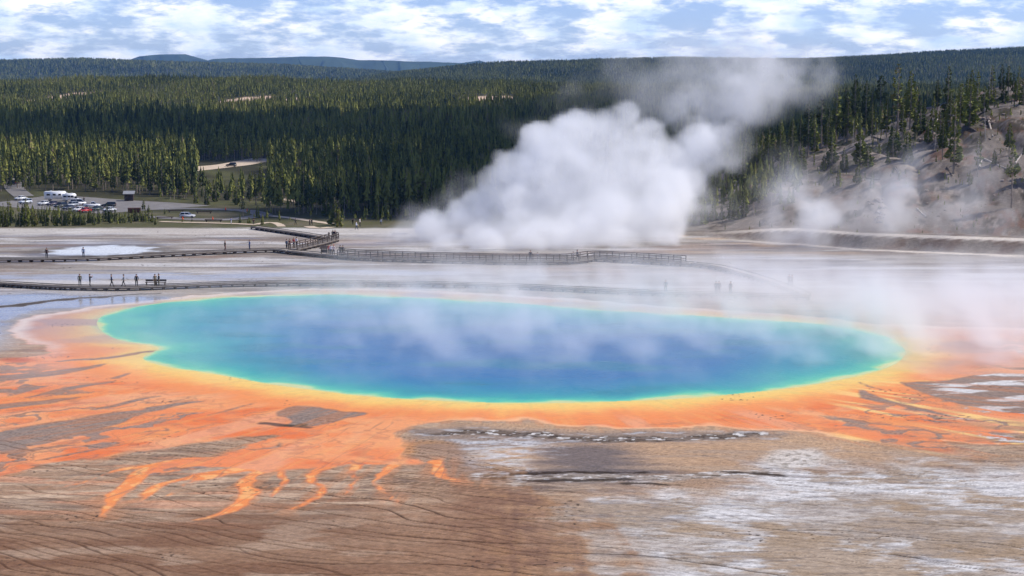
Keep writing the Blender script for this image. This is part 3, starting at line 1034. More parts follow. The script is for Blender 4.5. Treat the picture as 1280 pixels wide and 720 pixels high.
# more low pines and scrub: meadow fringe, terrace edge, slope of the hill
def patch(us, vs_, n, hmin, hmax, levels=8, K=6):
    P_ = []
    for i in range(n):
        a = r_.random()
        b_ = r_.random()
        u_ = us[0] + (us[1] - us[0]) * a
        v_ = np.interp(u_, [us[0], us[1]], [vs_[0], vs_[2]]) * (1 - b_) + np.interp(u_, [us[0], us[1]], [vs_[1], vs_[3]]) * b_
        P_.append(R(u_, v_))
    P_ = np.array(P_)
    hh = r_.uniform(hmin, hmax, n)
    parts.append(forest_mesh(P_[:, 0], P_[:, 1], P_[:, 2] - .2, hh, np.clip(r_.normal(.45, .25, n), 0, 1), levels, K, True, 1.45 if hmax < 6 else 1.15, r_))


patch((330, 480), (246, 268, 250, 272), 90, 6, 14)
patch((470, 620), (250, 272, 250, 276), 110, 6, 15)
patch((300, 420), (262, 280, 268, 278), 26, 1.2, 4)
patch((410, 560), (270, 279, 268, 280), 60, 1.5, 5)
patch((-20, 90), (268, 281, 270, 280), 60, 2, 5)
patch((90, 195), (275, 281, 275, 281), 50, 1.2, 3.2)
patch((200, 330), (236, 250, 236, 256), 70, 4, 10)
patch((940, 1290), (214, 240, 150, 235), 130, .6, 2.4, 5, 5)
patch((900, 1290), (262, 290, 240, 292), 60, .5, 2.0, 5, 5)
patch((1090, 1290), (172, 200, 122, 150), 70, 1.0, 4.0, 6, 5)
patch((855, 1000), (250, 284, 215, 262), 110, 3, 9)
off, Vs, Fs, Ss, Ms = 0, [], [], [], []
for V, F_, s_, m_ in parts:
    Vs.append(V)
    Fs.append(F_ + off)
    Ss.append(s_)
    Ms.append(m_)
    off += len(V)
me = mesh_np('forest', np.concatenate(Vs), np.concatenate(Fs), [M_FOREST, M_BARK], False, {'shade': np.concatenate(Ss)})
me.polygons.foreach_set('material_index', np.concatenate(Ms))
print('forest tris', sum(len(f) for f in Fs))
forest = obj('forest', me, kind='stuff', label='dense conifer forest covering the land and ridges behind the spring')
del parts, Vs, Fs, Ss, Ms

# ------------------------------------------------------------------ far mountains
def far_ridge(name, pts, dist, depth_, label):
    us = np.arange(pts[0][0], pts[-1][0] + 1, 3.0)
    vs_ = np.interp(us, [p[0] for p in pts], [p[1] for p in pts]) + fbm(us * .03, us * 0, 4, 301) * .5
    rows = []
    for t, fr in ((-1.0, 0.0), (-.7, .35), (-.4, .7), (-.15, .93), (0, 1.0), (.3, .8), (1.0, 0.0)):
        dd_ = dist + t * depth_
        x_ = (us - 640) / FPX * dd_ + fbm(us * .05, us * 0 + t * 3, 3, 302) * 60 * (fr < 1)
        top = EYE + (100 - vs_) / FPX * dist
        rows.append(np.stack([x_, np.full_like(x_, dd_) + fbm(us * .02, us * 0 + t * 5, 3, 303) * depth_ * .1, np.maximum(top, -20) * fr - 25 * (1 - fr) + fbm(us * .06, us * 0 + t * 7, 4, 304) * 10 * (fr < 1)], 1))
    V = np.concatenate(rows)
    n = len(us)
    i = np.arange(len(rows) * n).reshape(len(rows), n)
    F_ = np.stack([i[:-1, :-1].ravel(), i[:-1, 1:].ravel(), i[1:, 1:].ravel(), i[1:, :-1].ravel()], 1)
    o = obj(name, mesh_np(name, V, F_, [M_MOUNT], True), kind='structure')
    o['label'] = label
    return o


M_MOUNT = mat('far_forested_mountain', S(58, 70, 46), .9, var=.3, scale=.004)
far_ridge('mountain', [(150, 90), (163, 76), (180, 71), (205, 68.5), (235, 68), (252, 73), (268, 77), (300, 90)], 11500, 1500, 'distant rounded blue mountain on the left horizon')
far_ridge('mountains', [(225, 95), (250, 80), (270, 74.5), (300, 73), (360, 72), (412, 71), (430, 72.5), (450, 75.5), (520, 77), (575, 79), (600, 76), (612, 80), (640, 82), (700, 90)], 10500, 1500, 'long low blue mountain range on the horizon')

# ------------------------------------------------------------------ single trees: trunk and crown
def crown_mesh(name, seed, h, rad, foot, nb, gap, droop, m, round_=.7):
    r_ = np.random.default_rng(seed)
    V, F_ = [], []

    def quad(a, b, c, d):
        i = len(V)
        V.extend([a, b, c, d])
        F_.append((i, i + 1, i + 2, i + 3))
    nlev = int(nb)
    lob = r_.uniform(.7, 1.3, 9)
    for i in range(nlev):
        t = (i + r_.random() * .8) / nlev
        z = h * (foot + (1 - foot) * t)
        pr = (1 - t) ** round_ * (1 if t > .12 else .55 + 3.7 * t)
        pr *= .72 + .5 * abs(math.sin(t * 9 + seed)) * .6
        k = max(3, int(6 * (1 - t * .4)))
        a0 = r_.random() * 6.28
        for j in range(k):
            if r_.random() < gap:
                continue
            a = a0 + j * 6.283 / k + r_.normal(0, .25)
            L_ = rad * pr * r_.uniform(.55, 1.2) * lob[int((a % 6.28) / .7) % 9] + .12
            ca, sa = math.cos(a), math.sin(a)
            dz = L_ * (-droop * (1 - t) + .35 * t) + r_.normal(0, .06)
            wd = L_ * r_.uniform(.26, .42) + .08
            # two leaning sprays to a branch, one flat and one on edge
            for q_ in range(2):
                b0 = .15 if q_ == 0 else .35
                p0 = np.array((ca * L_ * b0, sa * L_ * b0, z + dz * b0))
                p1 = np.array((ca * L_, sa * L_, z + dz))
                mid = (p0 + p1) / 2
                side = np.array((-sa, ca, r_.normal(0, .5))) if q_ == 0 else np.array((-sa * .4, ca * .4, .9))
                side = side / np.linalg.norm(side) * wd * r_.uniform(.7, 1.1)
                quad(p0, mid + side, p1 + np.array((0, 0, r_.normal(0, .08))), mid - side)
    # leader
    for a in (0, 2.1, 4.2):
        quad(np.array((0, 0, h * .93)), np.array((.12 * math.cos(a), .12 * math.sin(a), h * .95)), np.array((0, 0, h * 1.01)), np.array((.12 * math.cos(a + 1), .12 * math.sin(a + 1), h * .95)))
    return mesh_np(name, np.array(V), np.array(F_), [m])


def trunk_mesh(name, seed, h, r0, m, stubs=0, bend=.02):
    r_ = random.Random(seed)
    b = MB()
    pts = [(0, 0, -.6)]
    x = y = 0.0
    n = 6
    for i in range(1, n + 1):
        x += r_.gauss(0, bend) * h / n
        y += r_.gauss(0, bend) * h / n
        pts.append((x, y, h * .97 * i / n))
    for i in range(n):
        b.tube(pts[i], pts[i + 1], r0 * (1 - i / n * .88), r0 * (1 - (i + 1) / n * .88), 7, i in (0, n - 1))
    for i in range(stubs):
        t = r_.uniform(.2, .95)
        a = r_.random() * 6.28
        l = h * r_.uniform(.05, .16) * (1.1 - t)
        z = h * t
        b.tube((0, 0, z), (math.cos(a) * l, math.sin(a) * l, z + l * r_.uniform(-.3, .5)), .05, .02, 4)
    bmesh.ops.recalc_face_normals(b.bm, faces=b.bm.faces)
    me = bpy.data.meshes.new(name)
    b.bm.to_mesh(me)
    b.bm.free()
    me.materials.append(m)
    return me


TALL = []
for i in range(9):
    h = 10.0
    TALL.append((crown_mesh('crown', 50 + i, h, 1.25 + .08 * (i % 4), .16 + .06 * (i % 4), 30 + 2 * (i % 3), .12 + .05 * (i % 3), .35, M_NEEDLE), trunk_mesh('trunk', 70 + i, h, .17, M_BARK, 6)))
SPARSE = []
for i in range(5):
    SPARSE.append((crown_mesh('crown', 150 + i, 10.0, 1.15, .34 + .06 * i, 20, .34, .2, M_NEEDLE, .45), trunk_mesh('trunk', 170 + i, 10.0, .15, M_BARK, 16, .03)))
YOUNG = []
for i in range(7):
    YOUNG.append((crown_mesh('crown', 250 + i, 10.0, 2.3 + .15 * (i % 3), .03, 26, .08, .15, M_YOUNG, .8), trunk_mesh('trunk', 270 + i, 10.0, .22, M_BARK, 0)))


def tree(kind, x, y, h, label, group=None, name='pine_tree', widen=1.0):
    lib = {'tall': TALL, 'sparse': SPARSE, 'young': YOUNG}[kind]
    cm_, tm_ = lib[random.randrange(len(lib))]
    t = thing(name, label, 'tree', (x, y, zt(x, y) - .05), random.random() * 6.28, group)
    s = h / 10.0
    t.scale = (s * widen, s * widen, s)
    obj('trunk', tm_, t)
    obj('crown', cm_, t)
    return t


def row(items, what, where, group, kind, name='pine_tree', lo_=1, widen=1.0):
    """items = (u, v of the foot, pixel height); labelled by their order from the left"""
    items = sorted(items, key=lambda p: p[0])
    n = len(items)
    for i, it in enumerate(items):
        u_, v_, hp = it[:3]
        x, y, z = R(u_, v_)
        kk = it[3] if len(it) > 3 else kind
        if i < (n + 1) // 2:
            pos = (ORD[i] + ' ' if i else '') + 'from the left' if i else 'leftmost one'
        else:
            pos = (ORD[n - 1 - i] + ' from the right') if i < n - 1 else 'rightmost one'
        tree(kk, x, y, hp * y / FPX, '%s %s, %s' % (what, where, pos), group, name, widen)


rt = random.Random(5)
# young pines on the terrace edge at the left, in front of the parked cars
items = []
for i in range(54):
    u_ = -12 + 204 * (i + rt.random() * .9) / 54
    front = rt.random() < .55
    v_ = (284 - .02 * u_ if front else 279) - (2 if u_ > 120 else 0)
    hp = (rt.uniform(20, 40) if u_ < 36 else rt.uniform(16, 30) if u_ < 80 else rt.uniform(12, 23) if u_ < 112 else rt.uniform(15, 28) if u_ < 140 else rt.uniform(10, 19))
    items.append((u_, v_, hp))
row(items, 'bushy young pine', 'on the terrace edge before the car park', 'young pines on the terrace edge', 'young', 'young_pine', widen=.8)

# slope of the bare hill: measured one by one
hill = [(1018, 190, 42), (1040, 205, 36), (1068, 172, 70, 'tall'), (1075, 205, 40), (1100, 160, 58, 'sparse'), (1121, 165, 74, 'sparse'), (1137, 162, 66, 'tall'), (1116, 196, 38), (1134, 202, 34),
        (1166, 172, 46, 'tall'), (1184, 158, 66, 'tall'), (1187, 184, 62, 'tall'), (1192, 218, 84, 'tall'), (1200, 170, 58, 'tall'), (1178, 200, 44, 'tall'), (1221, 148, 52, 'tall'), (1212, 158, 48, 'young'), (1204, 150, 34),
        (1240, 118, 32, 'sparse'), (1199, 118, 30, 'sparse'), (1261, 199, 40, 'tall'), (1264, 260, 70, 'sparse'), (1237, 130, 24), (1255, 128, 22), (1271, 126, 26), (1230, 140, 30), (1279, 132, 34), (1150, 168, 40),
        (1072, 230, 24), (1055, 214, 26), (1085, 210, 28), (1110, 205, 14), (1030, 214, 20), (1002, 214, 30), (985, 222, 36), (1243, 205, 18), (1222, 222, 42, 'sparse'), (1212, 232, 16), (1175, 178, 40), (1160, 180, 26),
        (975, 218, 52, 'tall'), (990, 210, 56, 'tall'), (1010, 196, 62, 'tall'), (1026, 185, 60, 'sparse'), (1045, 180, 66, 'tall'), (1058, 178, 52, 'sparse'), (1082, 168, 60, 'tall'), (1090, 175, 42, 'tall'), (1108, 172, 48, 'tall'),
        (1128, 176, 40, 'tall'), (1145, 176, 36, 'tall'), (960, 225, 50, 'tall'), (945, 232, 54, 'tall'), (930, 238, 50, 'tall'), (915, 246, 46, 'tall'), (1048, 232, 22), (1090, 236, 20), (1288, 226, 40), (1303, 180, 60, 'tall'), (1320, 210, 50, 'tall')]
hill = [(h_[0], h_[1], h_[2] * 1.12) + tuple(h_[3:]) for h_ in hill]
row(hill, 'pine', 'on the bare hillside', 'pines on the bare hillside', 'young', 'hillside_pine', widen=1.05)
# dense wood along the hill's left shoulder and crest
items = []
for i in range(62):
    u_ = rt.uniform(862, 1100)
    base = np.interp(u_, [862, 920, 980, 1040, 1100], [278, 240, 212, 182, 160])
    items.append((u_, base - rt.uniform(-4, 22), rt.uniform(34, 58)))
for i in range(20):
    u_ = rt.uniform(1100, 1290)
    items.append((u_, np.interp(u_, [1100, 1180, 1280], [160, 140, 118]) + rt.uniform(-4, 4), rt.uniform(22, 46)))
row(items, 'dark pine', 'in the wood along the hill shoulder', 'pines along the hill shoulder', 'tall')
items = [(858 + i * 9 + rt.uniform(-3, 3), 283 - i * 1.5 + rt.uniform(-3, 3), rt.uniform(16, 34)) for i in range(9)]
row(items, 'small yellowish pine', 'at the foot of the hill beside the steam', 'small pines at the hill foot', 'young', 'young_pine')

# meadow and slope between the car park and the steam
mead = [(304, 273, 26, 'sparse'), (300, 279, 12), (311, 280, 10), (322, 272, 18), (328, 281, 12), (372, 264, 40, 'tall'), (380, 266, 50, 'tall'), (388, 264, 42, 'tall'), (402, 266, 34, 'tall'), (408, 270, 30), (424, 284, 26), (419, 282, 34),
        (430, 262, 44, 'tall'), (440, 266, 30), (446, 262, 48, 'tall'), (462, 266, 28), (470, 274, 20), (478, 270, 24), (486, 272, 18), (497, 268, 26), (506, 266, 22), (520, 270, 30), (531, 268, 38), (540, 272, 34), (549, 268, 28), (560, 266, 20),
        (270, 252, 26), (258, 256, 20), (245, 254, 22), (284, 250, 20), (296, 256, 28), (312, 254, 36, 'tall'), (320, 256, 42, 'tall'), (194, 281, 8), (228, 278, 6), (240, 277, 5), (180, 262, 14), (186, 265, 10), (206, 268, 8)]
row(mead, 'pine', 'standing in the meadow near the far path', 'pines in the meadow', 'young')
# the first trees of the forest edge
items = []
for i in range(64):
    u_ = -10 + 590 * (i + rt.random()) / 64
    if 248 < u_ < 326:
        continue
    d_ = np.interp(u_, *FRONT) + rt.uniform(-8, 4)
    zz_ = zt((u_ - 640) / FPX * d_, d_)
    items.append((u_, 100 + (EYE - zz_) / d_ * FPX + .2, rt.uniform(30, 54) * 560 / d_))
row(items, 'tall dark pine', 'in the first line of the forest', 'pines of the forest edge', 'tall')

# dead wood on the hill
def log(u0, v0, u1, v1, r, label, m):
    p, q = Vector(R(u0, v0)), Vector(R(u1, v1))
    b = MB()
    c = (p + q) / 2
    d_ = q - p
    n = 4
    for i in range(n):
        t0, t1 = i / n - .5, (i + 1) / n - .5
        w0 = Vector((0, 0, r * .6 + .08 * math.sin(i * 2.1)))
        w1 = Vector((0, 0, r * .6 + .08 * math.sin((i + 1) * 2.1)))
        b.tube(d_ * t0 + w0, d_ * t1 + w1, r * (1 - .5 * i / n), r * (1 - .5 * (i + 1) / n), 7)
    for i in range(4):
        t = rt.uniform(-.3, .45)
        l = rt.uniform(.4, 1.1)
        b.tube(d_ * t + Vector((0, 0, r)), d_ * t + Vector((rt.uniform(-.6, .6) * l, rt.uniform(-.5, .5) * l, l)), .05, .02, 4)
    o = b.build('fallen_trunk', m)
    o.location = c
    return tag(o, label, 'fallen tree', 'dead trunks on the hillside')


LOGS = [(970, 222, 994, 214, .25, 'pale thin fallen trunk lying low on the grey slope'), (1088, 170, 1100, 182, .3, 'dark fallen trunk beside the wood edge'), (1166, 150, 1172, 160, .3, 'short grey log under the crest'),
        (1118, 210, 1128, 224, .22, 'slanting dark log in the middle of the slope'), (1082, 223, 1100, 226, .2, 'level dark log beneath the young pines'), (1146, 262, 1158, 272, .2, 'steep pale log near the hill foot'),
        (1232, 138, 1241, 172, .3, 'long bleached trunk leaning down below the crest'), (1211, 160, 1238, 176, .28, 'long reddish log across the eroded bank'), (1226, 198, 1258, 212, .24, 'thin pale trunk pointing down to the right edge'),
        (1224, 210, 1228, 200, .2, 'short white log stub on the brown slope'), (1269, 206, 1277, 194, .22, 'white leaning stub at the far right'), (1184, 210, 1190, 222, .22, 'dark log at the foot of the big pine'),
        (1160, 178, 1172, 150, .22, 'tangled grey log on the rocky ledge'), (1090, 172, 1104, 176, .3, 'black charred log at the wood edge')]
for i, l in enumerate(LOGS):
    log(*l[:5], l[5], M_DEADD if 'dark' in l[5] or 'black' in l[5] or 'reddish' in l[5] else M_DEAD)
SNAG = [trunk_mesh('snag', 400 + i, 10.0, .16, M_DEAD, 26, .03) for i in range(4)]
snags = [(1261, 118, 44, 'bare grey dead pine standing tallest on the crest'), (1236, 120, 38, 'bare dead pine on the crest beside a sparse pine'), (1232, 176, 44, 'bleached branching dead tree on the eroded bank'),
         (1022, 182, 24, 'pale dead stem inside the hill wood'), (1100, 152, 30, 'dead pale stem among dark crest pines'), (1010, 228, 26, 'low dead bush like tree on the grey slope'), (1072, 246, 20, 'dead stem by the dark gully'),
         (1223, 206, 36, 'dead twiggy tree on the brown slope'), (1168, 188, 30, 'grey dead tree against the rocks'), (1256, 190, 12, 'short white stump near the lone right pine'), (1066, 180, 30, 'thin bleached stem behind the crest shrubs')]
for i, (u_, v_, hp, lb) in enumerate(snags):
    x, y, z = R(u_, v_)
    o = obj('dead_tree', SNAG[i % 4])
    s = hp * y / FPX / 10
    o.location = (x, y, z)
    o.scale = (s, s, s)
    o.rotation_euler = (rt.uniform(-.08, .08), rt.uniform(-.08, .08), rt.random() * 6)
    tag(o, lb, 'dead tree', 'dead trunks on the hillside')

# rocks
def rock_mesh(seed):
    bm = bmesh.new()
    bmesh.ops.create_icosphere(bm, subdivisions=3, radius=1.0)
    r = np.random.default_rng(seed)
    o = r.uniform(0, 50, 3)
    co = np.array([v.co[:] for v in bm.verts])
    nn = fbm(co[:, 0] * 1.3 + o[0] + co[:, 2], co[:, 1] * 1.3 + o[1] - co[:, 2] * .7, 4, seed)
    for v, k in zip(bm.verts, nn):
        v.co *= 1 + .45 * float(k)
        v.co.z *= .7
        v.co.x *= 1.2
    me = bpy.data.meshes.new('boulder')
    bm.to_mesh(me)
    bm.free()
    me.materials.append(M_ROCK)
    return me


M_ROCK = mat('hill_rock', S(140, 124, 112), .9, var=.35, scale=1.5, bump=.4)
ROCKS = [rock_mesh(i) for i in range(4)]
spots = [(1164 + rt.gauss(0, 5), 165 + rt.gauss(0, 9), rt.uniform(.25, .75)) for i in range(16)] + [(1235 + rt.gauss(0, 7), 152 + rt.gauss(0, 9), rt.uniform(.25, .7)) for i in range(14)] + \
        [(rt.uniform(1060, 1280), rt.uniform(185, 280), rt.uniform(.15, .4)) for i in range(30)] + [(1100 + rt.gauss(0, 5), 262 + rt.gauss(0, 12), rt.uniform(.3, .8)) for i in range(12)]
for i, (u_, v_, s) in enumerate(spots):
    x, y, z = R(u_, v_)
    o = obj('boulder', ROCKS[i % 4])
    o.location = (x, y, z + s * .15)
    o.scale = (s, s, s)
    o.rotation_euler = (0, 0, rt.random() * 6)
    tag(o, 'grey boulder in the rocky outcrop on the hillside ledge' if i < 16 else 'boulder in the broken rock under the crest at far right' if i < 30 else 'small loose boulder scattered on the bare hill slope' if i < 60 else 'brown boulder in the gully at the hill foot',
        'rock', 'boulders on the hillside ledge' if i < 16 else 'boulders under the right crest' if i < 30 else 'loose boulders on the slope' if i < 60 else 'boulders in the gully')

# ------------------------------------------------------------------ boardwalks
M_DECK = mat('grey_boardwalk_timber', S(150, 142, 134), .85, var=.3, scale=1.6)
M_POST = mat('dark_boardwalk_timber', S(84, 72, 62), .85, var=.3, scale=1.5)
M_RAIL = mat('weathered_rail_timber', S(86, 76, 68), .85, var=.3, scale=1.5)
DZ = .62


def path_points(pts, z, n=8):
    P = np.array([G(u, v, z) for u, v in pts])
    out = []
    m = len(P)
    for i in range(m - 1):
        p0, p1, p2, p3 = P[max(i - 1, 0)], P[i], P[i + 1], P[min(i + 2, m - 1)]
        for k in range(n):
            t = k / n
            out.append(.5 * (2 * p1 + (p2 - p0) * t + (2 * p0 - 5 * p1 + 4 * p2 - p3) * t * t + (3 * p1 - p0 - 3 * p2 + p3) * t ** 3))
    out.append(P[-1])
    return np.array(out)


def resample(P, step):
    s = np.concatenate([[0], np.cumsum(np.hypot(*np.diff(P, axis=0).T))])
    n = max(2, int(s[-1] / step) + 1)
    t = np.linspace(0, s[-1], n)
    return np.stack([np.interp(t, s, P[:, 0]), np.interp(t, s, P[:, 1])], 1)


def normals(P):
    T = np.gradient(P, axis=0)
    T /= np.hypot(T[:, 0], T[:, 1])[:, None] + 1e-9
    return np.stack([-T[:, 1], T[:, 0]], 1)


def ribbon(name, P, width, zf, thick, m, parent=None):
    """a slab that follows a line: top, bottom and sides"""
    Nn = normals(P)
    Lf, Rt = P + Nn * width / 2, P - Nn * width / 2
    zl, zr_ = zf(Lf), zf(Rt)
    V = np.concatenate([np.c_[Lf, zl], np.c_[Rt, zr_], np.c_[Rt, zr_ - thick], np.c_[Lf, zl - thick]])
    n = len(P)
    i = np.arange(n)
    Fc = []
    for a, b in ((0, 1), (1, 2), (2, 3), (3, 0)):
        for k in range(n - 1):
            Fc.append((a * n + k, b * n + k, b * n + k + 1, a * n + k + 1))
    Fc.append((0, 3 * n, 2 * n, n))
    Fc.append((n - 1, 2 * n - 1, 3 * n - 1, 4 * n - 1))
    return obj(name, mesh_np(name, V, np.array(Fc), [m]), parent)


def boardwalk(label, pts, gap=1.7, width=1.9, rail=None, kerb=True):
    P = path_points(pts, DZ)
    c = P.mean(0)
    t = thing('boardwalk', label, 'boardwalk', (c[0], c[1], 0), 0, 'boardwalks across the flats')
    Q = resample(P - c, .8)
    ribbon('deck', Q, width, lambda a: np.full(len(a), DZ), .09, M_DECK, t)
    Ks = resample(P - c, gap)
    Nn = normals(Ks)
    for s in (-1, 1):
        b = MB()
        E = Q + normals(Q) * (width / 2 - .06) * s
        for k in range(len(E) - 1):
            b.bar((*E[k], DZ - .17), (*E[k + 1], DZ - .17), .09, .16)
        b.build('beam', M_POST, t)
    if kerb:
        for s in (-1, 1):
            b = MB()
            E = Q + normals(Q) * (width / 2 - .05) * s
            for k in range(len(E) - 1):
                b.bar((*E[k], DZ + .11), (*E[k + 1], DZ + .11), .09, .10)
            b.build('kerb_rail', M_RAIL, t)
    for k in range(len(Ks)):
        b = MB()
        p, nn = Ks[k], Nn[k]
        for s in (-1, 1):
            q_ = p + nn * (width / 2 - .2) * s
            z0 = zt(q_[0] + c[0], q_[1] + c[1]) - .3
            b.bar((q_[0], q_[1], z0), (q_[0], q_[1], DZ - .1), .26, .26)
        a0, a1 = p - nn * width * .5, p + nn * width * .5
        b.bar((*a0, DZ - .33), (*a1, DZ - .33), .18, .18)
        b.build('support', M_POST, t)
    if rail:
        (r0, r1, sides) = rail
        m = len(Ks)
        for s in sides:
            Rr = Q[int(r0 * (len(Q) - 1)):int(r1 * (len(Q) - 1)) + 1]
            E = Rr + normals(Q)[int(r0 * (len(Q) - 1)):int(r1 * (len(Q) - 1)) + 1] * (width / 2 - .08) * s
            for zr_, w_ in ((1.10, .15), (.66, .12), (.30, .10)):
                b = MB()
                for k in range(len(E) - 1):
                    b.bar((*E[k], DZ + zr_), (*E[k + 1], DZ + zr_), .06, w_)
                b.build('rail', M_RAIL, t)
            Eg = resample(E, 2.3)
            for k in range(len(Eg)):
                MB().box(Eg[k][0], Eg[k][1], DZ + .5, .15, .15, 1.3).build('rail_post', M_RAIL, t)
    return t


boardwalk('low grey boardwalk nearest the blue spring, passing behind its far shore',
          [(-60, 349.5), (0, 353), (75, 357), (150, 358.3), (212, 356.5), (262, 354.5), (320, 353), (400, 352.5), (480, 353), (560, 354), (640, 356.5), (700, 359), (760, 362), (830, 365), (900, 367), (965, 369), (1010, 369.5)], 1.75)
boardwalk('low boardwalk running left across the pale flats past the small white pool', [(-60, 324.5), (0, 323.5), (60, 323), (120, 321.5), (180, 318.5), (240, 315.5), (300, 312.5), (340, 311.3), (362, 313.2)], 1.9)
boardwalk('railed boardwalk in front of the great steam plume', [(364, 313.4), (400, 317), (440, 320.3), (480, 322.3), (540, 324), (620, 326), (700, 326.2), (726, 324.6), (745, 322.2), (800, 325), (865, 329)], 1.8, 2.2, (.16, .985, (1, -1)))
boardwalk('boardwalk slanting down from the railed walk to the far right corner', [(867, 329.3), (900, 333), (938, 343), (972, 354), (1006, 367)], 1.9)
boardwalk('short boardwalk climbing back from the junction with a fence of posts', [(366, 311.5), (388, 306.5), (408, 301.5), (418, 298.2), (404, 295.6), (376, 291.2), (347, 287), (318, 283)], 2.0, 1.9, (.0, .42, (1, -1)))

# benches on the near boardwalk
def bench(x, y, rz, label):
    t = thing('bench', label, 'bench', (x, y, DZ), rz, 'benches on the boardwalk')
    MB().box(0, 0, .44, 1.7, .42, .07).build('seat', M_POST, t)
    for s in (-.65, .65):
        MB().box(s, 0, .2, .12, .36, .41).build('leg', M_POST, t)
    MB().box(0, .22, .72, 1.7, .06, .30).build('backrest', M_POST, t)
    for s in (-.65, .65):
        MB().box(s, .22, .5, .08, .05, .6).build('back_post', M_POST, t)


for u_, lb in ((187.5, 'dark wooden bench on the near boardwalk left of the standing pair'), (200, 'dark wooden bench on the near boardwalk beside the standing pair')):
    x, y = G(u_, 356.9, DZ)
    bench(x, y + .55, -.02, lb)

# display board at the junction
x, y = G(405, 317.4, DZ)
M_DARK = mat('dark_brown_board', S(58, 46, 40), .7, var=.2)
t = thing('display_board', 'dark slanted information board beside the junction of the boardwalks', 'sign', (x, y + .2, DZ), -.3)
MB().box(-.55, 0, .5, .12, .12, 1.0).build('leg', M_DARK, t)
MB().box(.55, 0, .5, .12, .12, 1.0).build('leg', M_DARK, t)
b = MB()
b.prism([(-.40, .92), (.40, 1.42), (.40, 1.50), (-.40, 1.0)], -.75, .75)
b.build('panel', M_DARK, t)
MB().box(0, .06, .55, 1.3, .05, .5).build('skirt_board', M_DARK, t)

# ------------------------------------------------------------------ car park, roads and paths, draped over the ground
def drape(name, pts, width, lift, m, label, n=6):
    P = np.array([R(u, v)[:2] for u, v in pts])
    out = []
    for i in range(len(P) - 1):
        p0, p1, p2, p3 = P[max(i - 1, 0)], P[i], P[i + 1], P[min(i + 2, len(P) - 1)]
        for k in range(n):
            tt = k / n
            out.append(.5 * (2 * p1 + (p2 - p0) * tt + (2 * p0 - 5 * p1 + 4 * p2 - p3) * tt * tt + (3 * p1 - p0 - 3 * p2 + p3) * tt ** 3))
    out.append(P[-1])
    Q = resample(np.array(out), 2.5)
    Nn = normals(Q)
    V = []
    offs = np.linspace(-.5, .5, 7)
    for o_ in offs:
        E = Q + Nn * width * o_
        V.append(np.c_[E, terr(E[:, 0], E[:, 1]) + lift])
    V = np.concatenate(V)
    n_ = len(Q)
    i = np.arange(len(offs) * n_).reshape(len(offs), n_)
    F_ = np.stack([i[:-1, :-1].ravel(), i[:-1, 1:].ravel(), i[1:, 1:].ravel(), i[1:, :-1].ravel()], 1)
    o = obj(name, mesh_np(name, V, F_, [m], True), kind='structure')
    o['label'] = label
    return o


M_ASPH = mat('worn_asphalt', S(118, 114, 110), .9, var=.18, scale=.35)
M_PATH = mat('pale_path_gravel', S(190, 172, 148), .9, var=.15, scale=.5)
drape('car_park', [(14, 251), (60, 252.5), (110, 256), (160, 259), (196, 262)], 44, .05, M_ASPH, 'grey asphalt car park below the forest')
drape('road', [(186, 262), (230, 261), (275, 262), (310, 264), (330, 269)], 6, .09, M_ASPH, 'grey loop road leading right from the car park')
drape('road', [(190, 271), (215, 273.2), (245, 274.5), (285, 275), (312, 272), (330, 269)], 6, .13, M_ASPH, 'grey loop road in front of the silver car')
drape('road', [(205, 216), (235, 212.5), (262, 209.5), (290, 206.5), (312, 202.5), (334, 198.5)], 15, .12, M_PATH, 'pale road bending through the trees above the meadow')
drape('road', [(30, 246), (20, 238), (17, 231), (24, 225), (34, 221)], 7, .16, M_ASPH, 'road climbing away from the car park at far left')
drape('path', [(330, 246.5), (352, 249), (374, 252.5)], 4, .1, M_PATH, 'pale track on the far meadow')
drape('path', [(338, 270), (365, 273), (392, 277), (414, 280)], 3, .1, M_PATH, 'pale path across the meadow')
drape('path', [(318, 281), (350, 281.5), (385, 283), (414, 284.5)], 2.4, .1, M_PATH, 'pale path along the terrace edge')
drape('path', [(200, 277.5), (240, 278.6), (290, 280), (320, 281.5)], 2.5, .14, M_PATH, 'low pale walkway before the loop road')

# ------------------------------------------------------------------ vehicles
M_TYRE = mat('tyre_rubber', S(32, 32, 33), .9, var=.1)
M_RIM = mat('wheel_rim', S(150, 150, 152), .4, .6, .1)
M_GLASS = mat('dark_car_glass', S(26, 30, 34), .12, 0, .1, spec=.6)
M_LAMP = mat('car_lamp_glass', S(226, 226, 220), .2, 0, .05, spec=.6)
M_REDL = mat('red_tail_lamp', S(150, 20, 18), .3, 0, .05)
PAINT = {}


def paint(c):
    if c not in PAINT:
        PAINT[c] = mat('car_paint', S(*c), .35, .1, .05, spec=.5)
    return PAINT[c]


def wheels(t, xs_, w, r):
    for yy in xs_:
        for s in (-1, 1):
            b = MB()
            b.tube((s * (w / 2 - .2), yy, r), (s * (w / 2 + .02), yy, r), r, r, 16)
            wh = b.build('wheel', M_TYRE, t)
            b = MB()
            b.tube((s * (w / 2), yy, r), (s * (w / 2 + .035), yy, r), r * .6, r * .55, 12)
            b.build('rim', M_RIM, wh)


